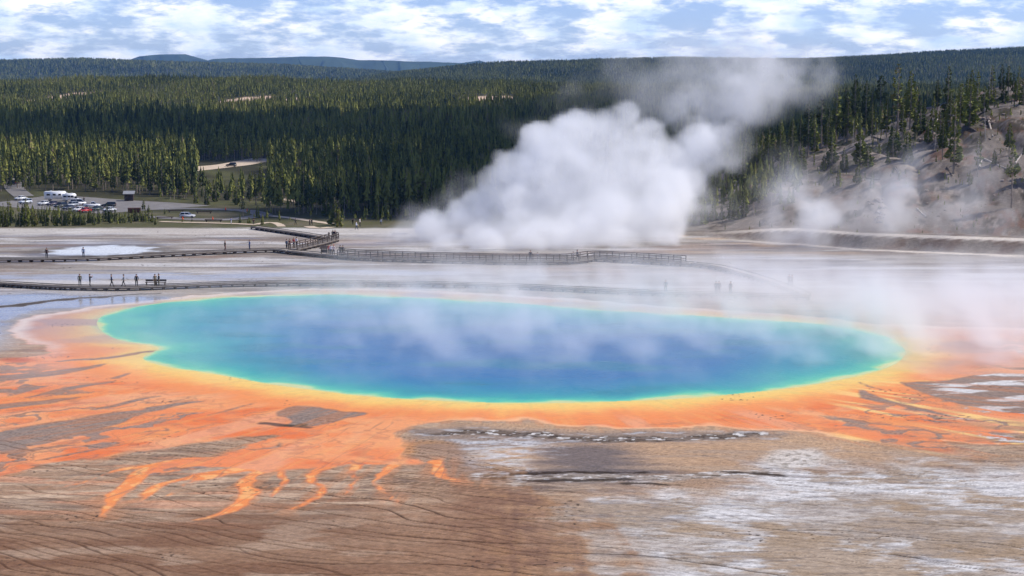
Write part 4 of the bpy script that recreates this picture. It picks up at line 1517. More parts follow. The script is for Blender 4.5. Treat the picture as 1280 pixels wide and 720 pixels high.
def car(label, x, y, z, rz, colour, style='suv', group='vehicles in the car park'):
    names = {'suv': 'parked_car', 'sedan': 'parked_car', 'pickup': 'pickup_truck', 'van': 'van'}
    t = thing(names[style], label, {'pickup': 'pickup truck', 'van': 'van'}.get(style, 'car'), (x, y, z), rz, group)
    L_, W, H = {'suv': (4.7, 1.88, 1.72), 'sedan': (4.6, 1.82, 1.45), 'pickup': (5.6, 1.95, 1.85), 'van': (5.3, 2.0, 2.1)}[style]
    h = L_ / 2
    belt = {'suv': 1.05, 'sedan': .92, 'pickup': 1.1, 'van': 1.15}[style]
    b = MB()
    body = [(-h, .42), (-h + .05, .9), (-h + .18, belt - .02), (-h * .45, belt + .02), (h * .42, belt), (h - .35, belt - .12), (h - .05, .78), (h, .42), (h - .1, .28), (-h + .1, .28)]
    b.prism(body, -W / 2, W / 2)
    es = [e for e in b.bm.edges]
    bmesh.ops.bevel(b.bm, geom=es, offset=.07, segments=2, affect='EDGES')
    b.build('body', paint(colour), t, True)
    cab = {'suv': [(-h + .12, belt), (-h + .45, H - .08), (h * .12, H - .08), (h * .45, belt)], 'sedan': [(-h * .72, belt), (-h * .38, H - .07), (h * .1, H - .07), (h * .45, belt)],
           'pickup': [(-h * .12, belt), (-h * .05, H - .08), (h * .28, H - .08), (h * .48, belt)], 'van': [(-h + .1, belt), (-h + .2, H - .08), (h * .35, H - .08), (h * .72, belt)]}[style]
    tp = lambda y_, z_: 1.0 - .13 * (z_ - belt) / (H - belt)
    MB().prism(cab, -W / 2 * .95, W / 2 * .95, tp).build('window', M_GLASS, t)
    ys = [p[0] for p in cab]
    MB().box(0, (cab[1][0] + cab[2][0]) / 2, H - .05, W * .80, cab[2][0] - cab[1][0] + .16, .1, 0, .03).build('roof', paint(colour), t)
    b = MB()
    for s in (-1, 1):
        for (yb, yt) in ((cab[0][0], cab[1][0]), (cab[3][0], cab[2][0]), ((cab[0][0] + cab[3][0]) / 2 - .05, (cab[1][0] + cab[2][0]) / 2)):
            b.bar((s * W / 2 * .955, yb, belt), (s * W / 2 * .84, yt, H - .07), .06, .1)
    b.build('pillar_frame', paint(colour), t)
    if style == 'pickup':
        MB().box(0, -h * .56, belt + .03, W * .82, h * .78, .05).build('bed', M_TYRE, t)
    wheels(t, (-h * .60, h * .62), W, .36 if style != 'sedan' else .33)
    for s in (-1, 1):
        MB().box(s * W * .36, h - .04, .78, .36, .12, .16).build('headlight', M_LAMP, t)
        MB().box(s * W * .42, -h + .03, .86, .2, .1, .24).build('tail_light', M_REDL, t)
    MB().box(0, h + .0, .45, W * .9, .1, .16).build('bumper', M_TYRE, t)
    return t


def place_car(u, v, rz, colour, style, label, group='vehicles in the car park'):
    x, y, z = R(u, v)
    car(label, x, y, z + .16, math.radians(rz), colour, style, group)


place_car(234.5, 273, -88, (196, 198, 202), 'suv', 'silver car driving on the loop road before the meadow island')
place_car(289, 208.5, 100, (24, 24, 26), 'suv', 'black car on the pale road through the trees')
place_car(106, 266, 150, (176, 34, 32), 'sedan', 'red car parked among white cars behind young pines')
place_car(99, 264.5, 150, (232, 232, 232), 'sedan', 'white car parked left of the red car')
place_car(115, 259.5, -80, (206, 208, 212), 'pickup', 'silver pickup truck parked across the middle of the car park')
place_car(98, 257, -80, (224, 224, 226), 'van', 'white van parked behind the silver pickup')
place_car(136, 259.5, 95, (34, 38, 40), 'suv', 'dark car parked at the right end of the car park')
place_car(86, 262.5, 150, (64, 70, 84), 'sedan', 'dark blue car parked left of the white car')
place_car(90, 259, 150, (150, 156, 164), 'suv', 'grey car parked behind the dark blue car')
place_car(76, 260, 150, (40, 44, 46), 'suv', 'black car parked beside a bushy young pine')
place_car(66, 257.5, 150, (70, 62, 80), 'sedan', 'dull purple car parked below the motorhome')
place_car(55, 257, 150, (210, 212, 214), 'sedan', 'pale car half hidden by the left pines')
place_car(32, 255, 150, (200, 206, 214), 'suv', 'silver car at the left end of the car park behind pines')
place_car(26, 250.5, 150, (222, 224, 226), 'sedan', 'white car at the far left of the car park')
place_car(16, 231, 60, (36, 38, 44), 'suv', 'dark car on the climbing road at far left')
place_car(137, 265, 150, (206, 210, 214), 'sedan', 'pale car showing between two young pines')
place_car(121, 264, 150, (52, 66, 62), 'sedan', 'dark green car parked right of the red car')

# motorhome and its smaller neighbour
def motorhome(label, u, v, rz, L_, H):
    x, y, z = R(u, v)
    t = thing('motorhome', label, 'motorhome', (x, y, z + .16), math.radians(rz), 'vehicles in the car park')
    M_W = paint((238, 238, 236))
    h = L_ / 2
    b = MB()
    b.prism([(-h, .55), (-h, H - .15), (-h + .2, H), (h - .5, H), (h - .02, H - .5), (h, H - 1.0), (h - .55, 1.75), (h - .5, .55)], -1.22, 1.22)
    bmesh.ops.bevel(b.bm, geom=list(b.bm.edges), offset=.09, segments=2, affect='EDGES')
    b.build('body', M_W, t, True)
    b = MB()
    b.prism([(h - .6, .5), (h - .6, 1.15), (h + .3, 1.1), (h + .85, .98), (h + .9, .5)], -1.0, 1.0)
    b.build('bonnet', M_W, t)
    b = MB()
    b.prism([(h - .6, 1.16), (h - .45, 1.74), (h - .1, 1.74), (h + .28, 1.13)], -.98, .98)
    b.build('windscreen', M_GLASS, t)
    for s in (-1, 1):
        for yy, w_ in ((-h * .6, 1.2), (-h * .05, 1.0), (h * .45, .9)):
            MB().box(s * 1.222, yy, H * .66, .03, w_, .6).build('window', M_GLASS, t)
        MB().box(s * 1.222, -h * .3, 1.45, .03, .65, 1.6).build('door', paint((214, 214, 212)), t)
        MB().box(s * 1.225, 0, .95, .02, L_ * .86, .12).build('stripe', paint((150, 130, 110)), t)
    MB().box(0, -h * .4, H + .13, .9, .8, .24, 0, .05).build('roof_unit', paint((220, 220, 218)), t)
    MB().box(0, h * .35, H + .09, .7, .7, .16, 0, .05).build('roof_vent', paint((220, 220, 218)), t)
    wheels(t, (-h * .5, h * .78), 2.3, .4)
    return t


motorhome('large white motorhome parked across the back of the car park', 69.5, 251.5, -84, 7.4, 3.3)
motorhome('smaller white motorhome parked in front of the large one', 87, 252.5, -80, 4.6, 2.8)

# hut, skip, cones, logs
M_WOOD = mat('brown_hut_boards', S(74, 60, 50), .85, var=.25, scale=2)
M_ROOFM = mat('grey_metal_roof', S(146, 146, 144), .5, .2, .12)
x, y, z = R(161.5, 251)
t = thing('hut', 'small dark wooden hut with a slanting grey roof at the forest edge', 'hut', (x, y, z), .15)
b = MB()
b.prism([(-1.6, 0), (-1.6, 2.5), (1.6, 3.1), (1.6, 0)], -1.5, 1.5)
b.build('wall', M_WOOD, t)
b = MB()
b.prism([(-2.2, 2.42), (-2.2, 2.56), (2.1, 3.38), (2.1, 3.24)], -2.0, 2.0)
b.build('roof', M_ROOFM, t)
MB().box(.3, -1.62, 1.05, .95, .05, 2.05).build('door', M_DARK, t)
MB().box(-.9, -1.62, 1.7, .5, .05, .5).build('window', M_GLASS, t)
x, y, z = R(168, 266)
t = thing('skip', 'reddish brown open skip at the edge of the car park', 'skip', (x, y, z), .2)
b = MB()
b.prism([(-.9, .15), (-1.1, 1.5), (1.1, 1.5), (.9, .15)], -2.0, 2.0)
b.build('container', mat('rusty_brown_paint', S(104, 62, 46), .8, var=.3), t)
b = MB()
for s in (-1, 1):
    b.bar((-2.05, s * 1.1, 1.5), (2.05, s * 1.1, 1.5), .1, .1)
    b.bar((s * 2.0, -1.1, 1.5), (s * 2.0, 1.1, 1.5), .1, .1)
b.build('rim', M_DARK, t)
M_ORANGE = mat('orange_cone_plastic', S(255, 98, 40), .6, var=.1)
for u_, v_, lb in ((282, 263, 'orange traffic cone on the loop road left of the meadow pine'), (309, 265, 'orange traffic cone on the loop road by the right bend'), (228.5, 275, 'orange traffic cone before the silver car'), (266, 275.5, 'orange traffic cone right of the silver car')):
    x, y, z = R(u_, v_)
    t = thing('traffic_cone', lb, 'traffic cone', (x, y, z + .1), 0, 'traffic cones')
    MB().box(0, 0, .04, .6, .6, .08).build('base', M_TYRE, t)
    b = MB()
    b.tube((0, 0, .08), (0, 0, 1.0), .24, .05, 12)
    b.build('cone', M_ORANGE, t)
for i, (u_, v_, rz, lb) in enumerate(((220, 265.5, .1, 'barrier log on posts left on the meadow island'), (255, 267, -.1, 'barrier log on posts in the middle of the meadow island'), (267, 277.5, 0, 'barrier log by the walkway below the loop road'), (206, 274, .3, 'barrier log beside the bright sign post'))):
    x, y, z = R(u_, v_)
    t = thing('log_barrier', lb, 'barrier', (x, y, z), rz, 'log barriers')
    b = MB()
    b.tube((-2.6, 0, .65), (2.6, 0, .62), .16, .13, 8)
    b.build('log', M_WOOD, t)
    for s in (-2.1, 2.1):
        b = MB()
        b.tube((s, 0, -.2), (s, 0, .55), .14, .14, 8)
        b.build('post', M_WOOD, t)

# ------------------------------------------------------------------ people
M_SKIN = mat('skin', S(206, 160, 132), .6, var=.06)
M_SHOE = mat('dark_shoe', S(46, 40, 38), .8, var=.1)
CLOTH = {}


def cloth(c):
    if c not in CLOTH:
        CLOTH[c] = mat('cloth', S(*c), .85, var=.14, scale=4)
    return CLOTH[c]


def body_mesh(name, pose):
    """one continuous skinned figure 1.74 m tall, facing -Y"""
    P, E, Rd = [], [], []

    def add(p, r, parent=None):
        P.append(p)
        Rd.append(r)
        if parent is not None:
            E.append((parent, len(P) - 1))
        return len(P) - 1
    pel = add((0, 0, .95), (.155, .105))
    sp1 = add((0, -.005, 1.12), (.145, .10), pel)
    sp2 = add((0, .01, 1.32), (.165, .115), sp1)
    sp3 = add((0, .015, 1.43), (.13, .09), sp2)
    nk = add((0, 0, 1.51), (.056, .056), sp3)
    hd = add((0, -.02, 1.585), (.075, .085), nk)
    h2 = add((0, -.015, 1.67), (.078, .092), hd)
    add((0, 0, 1.735), (.05, .06), h2)
    st = {'stand': ((0, 0), (0, 0)), 'walk': ((-.26, .10), (.24, .12)), 'photo': ((-.05, 0), (.06, 0)), 'rest': ((-.12, .05), (.02, 0))}[pose]
    for s, (dy, lift) in zip((-1, 1), st):
        hp = add((.095 * s, 0, .88), (.098, .095), pel)
        kn = add((.105 * s, dy * .5 - (.05 if pose == 'walk' else .01), .49), (.066, .068), hp)
        an = add((.11 * s, dy + .03, .09 + max(lift - .1, 0)), (.044, .048), kn)
        add((.125 * s, dy - .13, .045 + max(lift - .1, 0) * .5), (.045, .034), an)
    for s in (-1, 1):
        sh = add((.185 * s, .012, 1.41), (.062, .062), sp3)
        if pose == 'photo':
            el_ = add((.24 * s, -.16, 1.20), (.046, .046), sh)
            wr = add((.09 * s, -.32, 1.50), (.033, .033), el_)
            add((.05 * s, -.36, 1.57), (.034, .026), wr)
        elif pose == 'walk':
            k = s * .2
            el_ = add((.235 * s, k * .6, 1.13), (.045, .045), sh)
            wr = add((.235 * s, k * 1.2 - .08, .91), (.033, .033), el_)
            add((.23 * s, k * 1.3 - .1, .80), (.034, .024), wr)
        elif pose == 'rest' and s == 1:
            el_ = add((.30, .03, 1.17), (.045, .045), sh)
            wr = add((.17, -.12, 1.04), (.033, .033), el_)
            add((.10, -.15, 1.02), (.034, .024), wr)
        else:
            el_ = add((.235 * s, .03, 1.14), (.045, .045), sh)
            wr = add((.245 * s, -.03, .90), (.033, .033), el_)
            add((.24 * s, -.05, .80), (.034, .024), wr)
    me = bpy.data.meshes.new(name)
    me.from_pydata(P, E, [])
    o = bpy.data.objects.new('tmp', me)
    COL.objects.link(o)
    sk = o.modifiers.new('skin', 'SKIN')
    sk.use_smooth_shade = True
    for i, v in enumerate(me.skin_vertices[0].data):
        v.radius = Rd[i]
        v.use_root = (i == 0)
    sb = o.modifiers.new('sub', 'SUBSURF')
    sb.levels = sb.render_levels = 1
    dg = bpy.context.evaluated_depsgraph_get()
    out = bpy.data.meshes.new_from_object(o.evaluated_get(dg))
    out.name = name
    bpy.data.objects.remove(o)
    out.materials.clear()
    for m in (M_SKIN, cloth((60, 60, 70)), cloth((44, 48, 60)), M_SHOE):
        out.materials.append(m)
    for f in out.polygons:
        c = f.center
        k = 0
        if c.z > 1.475:
            k = 0
        elif c.z > .93 and not (abs(c.x) > .20 and c.z < .95):
            k = 1
            if pose == 'photo' and c.y < -.27:
                k = 0
        elif c.z > .10:
            k = 2 if abs(c.x) < .205 or c.z < .72 else 0
        else:
            k = 3
        f.material_index = k
        f.use_smooth = True
    return out


def hair_mesh():
    bm = bmesh.new()
    bmesh.ops.create_uvsphere(bm, u_segments=14, v_segments=10, radius=1.0)
    bmesh.ops.scale(bm, vec=(.098, .112, .115), verts=bm.verts)
    dele = [v for v in bm.verts if v.co.z < -.02 and v.co.y < .02]
    bmesh.ops.delete(bm, geom=dele, context='VERTS')
    bmesh.ops.translate(bm, vec=(0, .008, 1.665), verts=bm.verts)
    me = bpy.data.meshes.new('hair')
    bm.to_mesh(me)
    bm.free()
    for p in me.polygons:
        p.use_smooth = True
    return me


def pack_mesh():
    b = MB()
    b.box(0, .19, 1.24, .30, .17, .44, 0, .05)
    me = bpy.data.meshes.new('backpack')
    b.bm.to_mesh(me)
    b.bm.free()
    return me


BODY = {p: body_mesh('body_' + p, p) for p in ('stand', 'walk', 'photo', 'rest')}
HAIR, PACK = hair_mesh(), pack_mesh()


def person(label, u, v, z, pose, rz, shirt, legs, hair=(58, 42, 32), scale=1.0, pack=None, group='visitors on the boardwalks', on_ground=False):
    if on_ground:
        x, y, z = R(u, v)
        z += .1
    else:
        x, y = G(u, v, z)
    o = obj('person', BODY[pose])
    o.location = (x, y, z)
    o.rotation_euler = (0, 0, math.radians(rz))
    o.scale = (scale * 1.2, scale * 1.2, scale * 1.06)
    for i, c in ((1, shirt), (2, legs)):
        o.material_slots[i].link = 'OBJECT'
        o.material_slots[i].material = cloth(c)
    tag(o, label, 'person', group)
    h_ = obj('hair', HAIR, o)
    if not HAIR.materials:
        HAIR.materials.append(cloth(hair))
    h_.material_slots[0].link = 'OBJECT'
    h_.material_slots[0].material = cloth(hair)
    if pack:
        if not PACK.materials:
            PACK.materials.append(cloth(pack))
        k = obj('backpack', PACK, o)
        k.material_slots[0].link = 'OBJECT'
        k.material_slots[0].material = cloth(pack)
    return o


BLK, NAVY, GREY, TAN, OLIVE, WHITE, RED, BLUE, JEAN = (30, 30, 34), (36, 42, 62), (128, 128, 130), (168, 148, 124), (84, 82, 62), (226, 226, 228), (170, 46, 46), (62, 92, 150), (56, 68, 96)
for a in [
    ('person in olive jacket standing leftmost on the near boardwalk', 100, 357.4, DZ, 'stand', 20, OLIVE, (50, 52, 50)),
    ('person in black standing with arms raised on the near boardwalk', 112.6, 357.7, DZ, 'photo', 90, BLK, BLK),
    ('person in dark jacket and jeans walking on the near boardwalk', 139.6, 358, DZ, 'walk', 90, NAVY, BLK),
    ('person in grey top walking on the near boardwalk', 154.8, 358, DZ, 'walk', -90, GREY, (62, 60, 58)),
    ('person in long black coat standing on the near boardwalk before the benches', 170.8, 357.8, DZ, 'stand', 0, BLK, (38, 36, 36)),
    ('person in brown jacket standing beside the right bench', 194, 357.5, DZ, 'rest', 30, (104, 90, 66), (92, 78, 60)),
    ('person in black jacket standing close behind the person in brown', 198.6, 357.0, DZ, 'stand', -60, BLK, OLIVE),
    ('person in dark red standing on the left boardwalk by the white pool', 58.5, 322.8, DZ, 'stand', 0, (60, 34, 34), BLK),
    ('person in pale blue jacket standing on the left boardwalk by the white pool', 104.4, 321.8, DZ, 'stand', 170, (140, 152, 174), (74, 78, 90)),
    ('person in dark top walking on the boardwalk right of the white pool', 281.5, 313.4, DZ, 'walk', 60, (44, 36, 38), (90, 56, 50)),
    ('person in blue walking on the boardwalk left of the junction', 312, 312.2, DZ, 'stand', -60, (70, 88, 130), JEAN),
    ('person in navy standing at the fence of the junction', 358.4, 311.2, DZ, 'stand', 60, (52, 66, 88), (40, 44, 52)),
    ('person in dark red jacket beside the navy one at the junction', 362.2, 310.9, DZ, 'rest', 20, (96, 36, 36), BLK),
    ('person in red top with blue pack behind the junction fence', 367.2, 309.2, DZ, 'stand', 140, (178, 52, 50), JEAN),
    ('person in white shirt behind the junction fence', 370.8, 308.6, DZ, 'stand', 150, WHITE, (70, 70, 76)),
    ('person in black on the short boardwalk behind the junction', 416.2, 299.0, DZ, 'stand', 10, BLK, (60, 36, 36)),
    ('person in dark maroon next to the black clad one on the short boardwalk', 418.8, 299.0, DZ, 'rest', -20, (66, 30, 34), BLK),
    ('person in red and dark trousers beside the display board', 411.4, 318.2, DZ, 'stand', 30, RED, BLK),
    ('person in white top beside the display board', 414, 318.4, DZ, 'stand', 0, WHITE, BLK),
    ('person in red cap and pale jacket near the display board', 417.2, 318.7, DZ, 'rest', -30, (214, 190, 184), BLK, (170, 40, 40)),
    ('person in black leaning near the start of the railing', 425.4, 319.3, DZ, 'stand', 40, BLK, BLK),
    ('person in dark coat at the start of the railing', 428.6, 319.6, DZ, 'rest', -40, (40, 38, 44), BLK),
    ('person in dark clothes standing on the railed boardwalk before the plume', 663, 326.2, DZ, 'stand', 0, BLK, BLK),
    ('shorter person in grey beside the dark figure on the railed boardwalk', 672, 326.0, DZ, 'rest', 60, (120, 118, 124), (84, 82, 90), (58, 42, 32), .8),
    ('person in dark blue on the railed boardwalk at the bend', 721.6, 325.2, DZ, 'walk', 90, (56, 62, 82), BLK),
    ('person in grey following the dark blue one at the bend', 716.6, 325.6, DZ, 'rest', 90, (126, 128, 134), (70, 72, 80), (58, 42, 32), .85),
    ('lone person standing in mist on the right boardwalk', 832, 365.2, DZ, 'stand', 10, (64, 62, 70), BLK),
    ('person in mist, left one of the pair on the right boardwalk', 895, 366.8, DZ, 'rest', 20, (96, 92, 98), (70, 68, 74)),
    ('person in mist, right one of the pair on the right boardwalk', 898.6, 366.8, DZ, 'stand', -20, (58, 58, 66), BLK),
    ('person in mist alone at the right end of the near boardwalk', 913, 367.4, DZ, 'stand', 30, (66, 64, 72), BLK),
    ('left one of two faint people on the slanting boardwalk', 986.5, 357.8, DZ, 'stand', 0, (108, 104, 108), (80, 78, 84)),
    ('right one of two faint people on the slanting boardwalk', 990, 358.6, DZ, 'walk', 40, (112, 108, 110), (80, 78, 84)),
]:
    person(*a)
for a in [
    ('person in dark clothes standing in the car park before the motorhomes', 105, 253.2, 'stand', BLK, BLK),
    ('person in grey on the path left in the meadow', 369.5, 281.5, 'walk', (96, 92, 86), (60, 60, 58)),
    ('left one of two people in black on the meadow path', 387, 282, 'stand', BLK, BLK),
    ('right one of two people in black on the meadow path', 389.6, 282, 'walk', (36, 34, 40), BLK),
    ('person in dark clothes by the young pines near the path end', 441, 281.5, 'stand', (44, 42, 46), BLK),
    ('person in white and blue walking on the trail near the steam', 445.6, 288, 'walk', (216, 220, 230), JEAN),
    ('person in pale shirt on the trail right of the white one', 450, 283.5, 'stand', (214, 206, 200), (50, 50, 56)),
    ('person in white standing alone near the edge of the steam', 476.4, 281.8, 'stand', WHITE, (120, 112, 104)),
    ('person in blue and white at the end of the low walkway', 289, 280.4, 'stand', (86, 110, 168), (206, 206, 210)),
    ('person in dark red standing by the first meadow path', 317, 281.4, 'stand', (90, 50, 46), (44, 44, 48)),
]:
    person(a[0], a[1], a[2], 0, a[3], random.uniform(0, 360), a[4], a[5], group='visitors off the boardwalks', on_ground=True)

# ------------------------------------------------------------------ steam: density worked out on a lattice of points, turned into a volume by nodes
def _h3(ix, iy, iz, seed):
    n = (ix * 73856093) ^ (iy * 19349663) ^ (iz * 83492791) ^ (seed * 2654435)
    n = (n & 0xffffffff).astype(np.uint32)
    n = (n ^ (n >> np.uint32(15))) * np.uint32(2246822519)
    n = (n ^ (n >> np.uint32(13))) * np.uint32(3266489917)
    n = n ^ (n >> np.uint32(16))
    return n.astype(np.float32) / np.float32(4294967296.0)


def vn3(x, y, z, seed=0):
    """smooth value noise in 3D, -1 to 1"""
    x0, y0, z0 = np.floor(x).astype(np.int64), np.floor(y).astype(np.int64), np.floor(z).astype(np.int64)
    fx, fy, fz = (x - x0).astype(np.float32), (y - y0).astype(np.float32), (z - z0).astype(np.float32)
    fx, fy, fz = [f * f * f * (f * (f * 6 - 15) + 10) for f in (fx, fy, fz)]
    r = 0
    for a in (0, 1):
        for b in (0, 1):
            for c in (0, 1):
                wgt = (fx if a else 1 - fx) * (fy if b else 1 - fy) * (fz if c else 1 - fz)
                r = r + wgt * _h3(x0 + a, y0 + b, z0 + c, seed)
    return r * 2 - 1


def fbm3(x, y, z, o, seed, gain=.5):
    s, a, f = 0, 1.0, 1.0
    for k in range(o):
        s = s + a * vn3(x * f, y * f, z * f, seed + 11 * k)
        a *= gain
        f *= 2.07
    return s


def lattice(lo, hi, step):
    ax = [np.arange(l + s / 2, h, s) for l, h, s in zip(lo, hi, step)]
    return ax, np.meshgrid(*ax, indexing='ij')


def steam_material(name, dens, aniso=0.0, col=(.993, .996, 1.0)):
    m = bpy.data.materials.new(name)
    m.use_nodes = True
    N, L = m.node_tree.nodes, m.node_tree.links
    N.remove(N['Principled BSDF'])
    pv = N.new('ShaderNodeVolumePrincipled')
    pv.inputs['Color'].default_value = (*col, 1)
    pv.inputs['Density'].default_value = dens
    pv.inputs['Density Attribute'].default_value = 'density'
    pv.inputs['Anisotropy'].default_value = aniso
    L.new(pv.outputs[0], N['Material Output'].inputs['Volume'])
    return m


def steam_object(name, label, ax, rho, material):
    nx, ny, nz = [len(a) for a in ax]
    P = np.meshgrid(*ax, indexing='ij')
    me = bpy.data.meshes.new(name)
    me.vertices.add(nx * ny * nz)
    me.vertices.foreach_set('co', np.stack([p.ravel() for p in P], 1).astype(np.float32).ravel())
    at = me.attributes.new('rho', 'FLOAT', 'POINT')
    at.data.foreach_set('value', rho.astype(np.float32).ravel())
    me.materials.append(material)
    o = obj(name, me, kind='stuff', label=label)
    o['category'] = 'steam'
    ng = bpy.data.node_groups.new(name + '_volume', 'GeometryNodeTree')
    ng.interface.new_socket('Geometry', in_out='INPUT', socket_type='NodeSocketGeometry')
    ng.interface.new_socket('Geometry', in_out='OUTPUT', socket_type='NodeSocketGeometry')
    N, L = ng.nodes, ng.links
    gi, go = N.new('NodeGroupInput'), N.new('NodeGroupOutput')
    vc = N.new('GeometryNodeVolumeCube')
    st = [a[1] - a[0] for a in ax]
    vc.inputs['Min'].default_value = [float(a[0]) for a in ax]
    vc.inputs['Max'].default_value = [float(a[-1]) for a in ax]
    for k, n in zip('XYZ', (nx, ny, nz)):
        vc.inputs['Resolution ' + k].default_value = n
    pos = N.new('GeometryNodeInputPosition')
    sub = N.new('ShaderNodeVectorMath')
    sub.operation = 'SUBTRACT'
    sub.inputs[1].default_value = [float(a[0]) for a in ax]
    L.new(pos.outputs[0], sub.inputs[0])
    div = N.new('ShaderNodeVectorMath')
    div.operation = 'DIVIDE'
    div.inputs[1].default_value = [float(s) for s in st]
    L.new(sub.outputs[0], div.inputs[0])
    add = N.new('ShaderNodeVectorMath')
    add.operation = 'ADD'
    add.inputs[1].default_value = (.5, .5, .5)
    L.new(div.outputs[0], add.inputs[0])
    fl_ = N.new('ShaderNodeVectorMath')
    fl_.operation = 'FLOOR'
    L.new(add.outputs[0], fl_.inputs[0])
    s = N.new('ShaderNodeSeparateXYZ')
    L.new(fl_.outputs[0], s.inputs[0])

    def mm(op, a, b):
        n = N.new('ShaderNodeMath')
        n.operation = op
        for i, t in enumerate((a, b)):
            if isinstance(t, (int, float)):
                n.inputs[i].default_value = t
            else:
                L.new(t, n.inputs[i])
        return n.outputs[0]
    # (x * ny + y) * nz + z, kept as integers so that large lattices stay exact
    def im(op, a, b):
        n = N.new('FunctionNodeIntegerMath')
        n.operation = op
        for i, t in enumerate((a, b)):
            if isinstance(t, int):
                n.inputs[i].default_value = t
            else:
                L.new(t, n.inputs[i])
        return n.outputs[0]
    index = im('ADD', im('MULTIPLY', im('ADD', im('MULTIPLY', s.outputs[0], ny), s.outputs[1]), nz), s.outputs[2])
    na = N.new('GeometryNodeInputNamedAttribute')
    na.data_type = 'FLOAT'
    na.inputs['Name'].default_value = 'rho'
    si = N.new('GeometryNodeSampleIndex')
    si.data_type = 'FLOAT'
    si.domain = 'POINT'
    si.clamp = True
    L.new(gi.outputs[0], si.inputs['Geometry'])
    L.new(na.outputs['Attribute'], si.inputs['Value'])
    L.new(index, si.inputs['Index'])
    L.new(si.outputs[0], vc.inputs['Density'])
    sm_ = N.new('GeometryNodeSetMaterial')
    sm_.inputs['Material'].default_value = material
    L.new(vc.outputs[0], sm_.inputs['Geometry'])
    L.new(sm_.outputs[0], go.inputs[0])
    md = o.modifiers.new('volume', 'NODES')
    md.node_group = ng
    return o


# --- the great plume from the crater behind the walkway
# (u, v, radius, metres beyond the walkway, weight)
PUFFS = [
    (480, 302, 16, 20, .3), (510, 296, 22, 22, .45), (545, 288, 24, 24, 1), (580, 280, 28, 26, 1), (615, 270, 36, 28, 1), (600, 300, 24, 18, 1), (640, 290, 40, 22, 1),
    (628, 234, 32, 28, 1), (612, 222, 17, 26, 1), (650, 218, 26, 30, 1), (634, 206, 16, 28, 1), (670, 240, 42, 30, 1), (700, 280, 52, 26, 1), (655, 262, 34, 20, 1),
    (690, 196, 36, 36, 1), (676, 176, 22, 36, 1), (708, 170, 26, 38, 1), (738, 162, 28, 40, 1), (765, 152, 22, 40, 1), (783, 142, 15, 42, 1), (752, 196, 44, 38, 1), (730, 235, 52, 34, 1),
    (770, 270, 56, 30, 1), (806, 184, 30, 42, 1), (800, 230, 50, 38, 1), (830, 206, 34, 44, 1), (856, 190, 24, 46, .8), (872, 178, 22, 48, .7), (820, 280, 36, 30, 1), (835, 252, 30, 36, .9),
    (450, 303, 16, 18, .14), (475, 296, 22, 20, .2), (520, 282, 26, 24, .2), (560, 262, 24, 26, .16), (580, 235, 22, 28, .12), (500, 304, 18, 16, .3), (550, 302, 22, 16, .5), (560, 312, 20, 6, .8), (610, 314, 24, 6, .9), (660, 315, 24, 6, .9), (710, 315, 24, 6, .9), (760, 315, 24, 6, .9), (805, 314, 22, 7, .8), (838, 310, 18, 10, .6), (520, 309, 16, 10, .4), (490, 308, 14, 10, .25), (600, 306, 26, 14, 1), (660, 308, 26, 12, 1), (720, 308, 26, 12, 1), (780, 308, 26, 12, 1), (830, 308, 22, 14, .9), (850, 226, 26, 42, .75), (866, 206, 30, 48, .5), (858, 252, 30, 42, .4), (900, 130, 44, 58, .3), (955, 104, 44, 62, .26), (1010, 96, 36, 68, .2), (870, 150, 40, 54, .26), (925, 70, 40, 64, .14), (985, 64, 30, 68, .12), (860, 66, 34, 60, .08), (780, 96, 36, 56, .08), (830, 130, 40, 56, .14), (720, 124, 30, 50, .1), (910, 180, 36, 52, .26), (795, 300, 34, 22, 1), (740, 300, 40, 18, 1), (680, 304, 34, 16, 1), (832, 304, 20, 26, .8),
    (600, 196, 8, 26, .7), (622, 196, 10, 28, .8), (660, 166, 10, 36, .7), (720, 146, 12, 40, .8), (770, 132, 9, 42, .7), (590, 250, 14, 26, .9), (574, 262, 14, 26, .9),
    # trailing arms up to the right
    (886, 178, 22, 50, .42), (896, 160, 24, 52, .36), (908, 142, 26, 54, .30), (924, 124, 28, 58, .26), (942, 108, 30, 60, .22), (966, 96, 30, 64, .19), (992, 92, 28, 66, .15), (1022, 90, 24, 68, .11), (1050, 84, 18, 70, .07),
    (880, 216, 30, 50, .26), (896, 250, 30, 46, .18), (872, 282, 30, 40, .26), (900, 190, 26, 50, .28), (860, 140, 34, 56, .09), (830, 120, 32, 58, .08), (880, 100, 34, 60, .10), (920, 84, 30, 64, .12),
    (960, 70, 24, 68, .09), (1000, 74, 20, 70, .07), (800, 112, 28, 58, .06), (850, 90, 26, 60, .06), (930, 150, 30, 56, .16), (950, 130, 26, 60, .14), (690, 130, 26, 46, .05), (650, 150, 24, 42, .06), (800, 164, 24, 46, .2),
    (915, 220, 28, 50, .12), (940, 60, 30, 66, .14), (900, 66, 30, 62, .12), (980, 60, 26, 70, .12), (850, 72, 30, 60, .10), (1040, 70, 24, 70, .1), (925, 285, 30, 40, .14), (905, 300, 22, 34, .16), (960, 262, 26, 44, .08),
]
YB = 296.0
lo, hi, stp = (-36.0, 297.6, 0.0), (84.0, 380.0, 46.0), (.62, .8, .62)
ax, (PX, PY, PZ_) = lattice(lo, hi, stp)
f = np.zeros(PX.shape, np.float32)
wf = np.zeros(PX.shape, np.float32)
sn = fbm3(PX * .16, PY * .13, PZ_ * .16, 4, 3, .55).astype(np.float32)
sn2 = fbm3(PX * .05, PY * .05, PZ_ * .05, 2, 29).astype(np.float32)
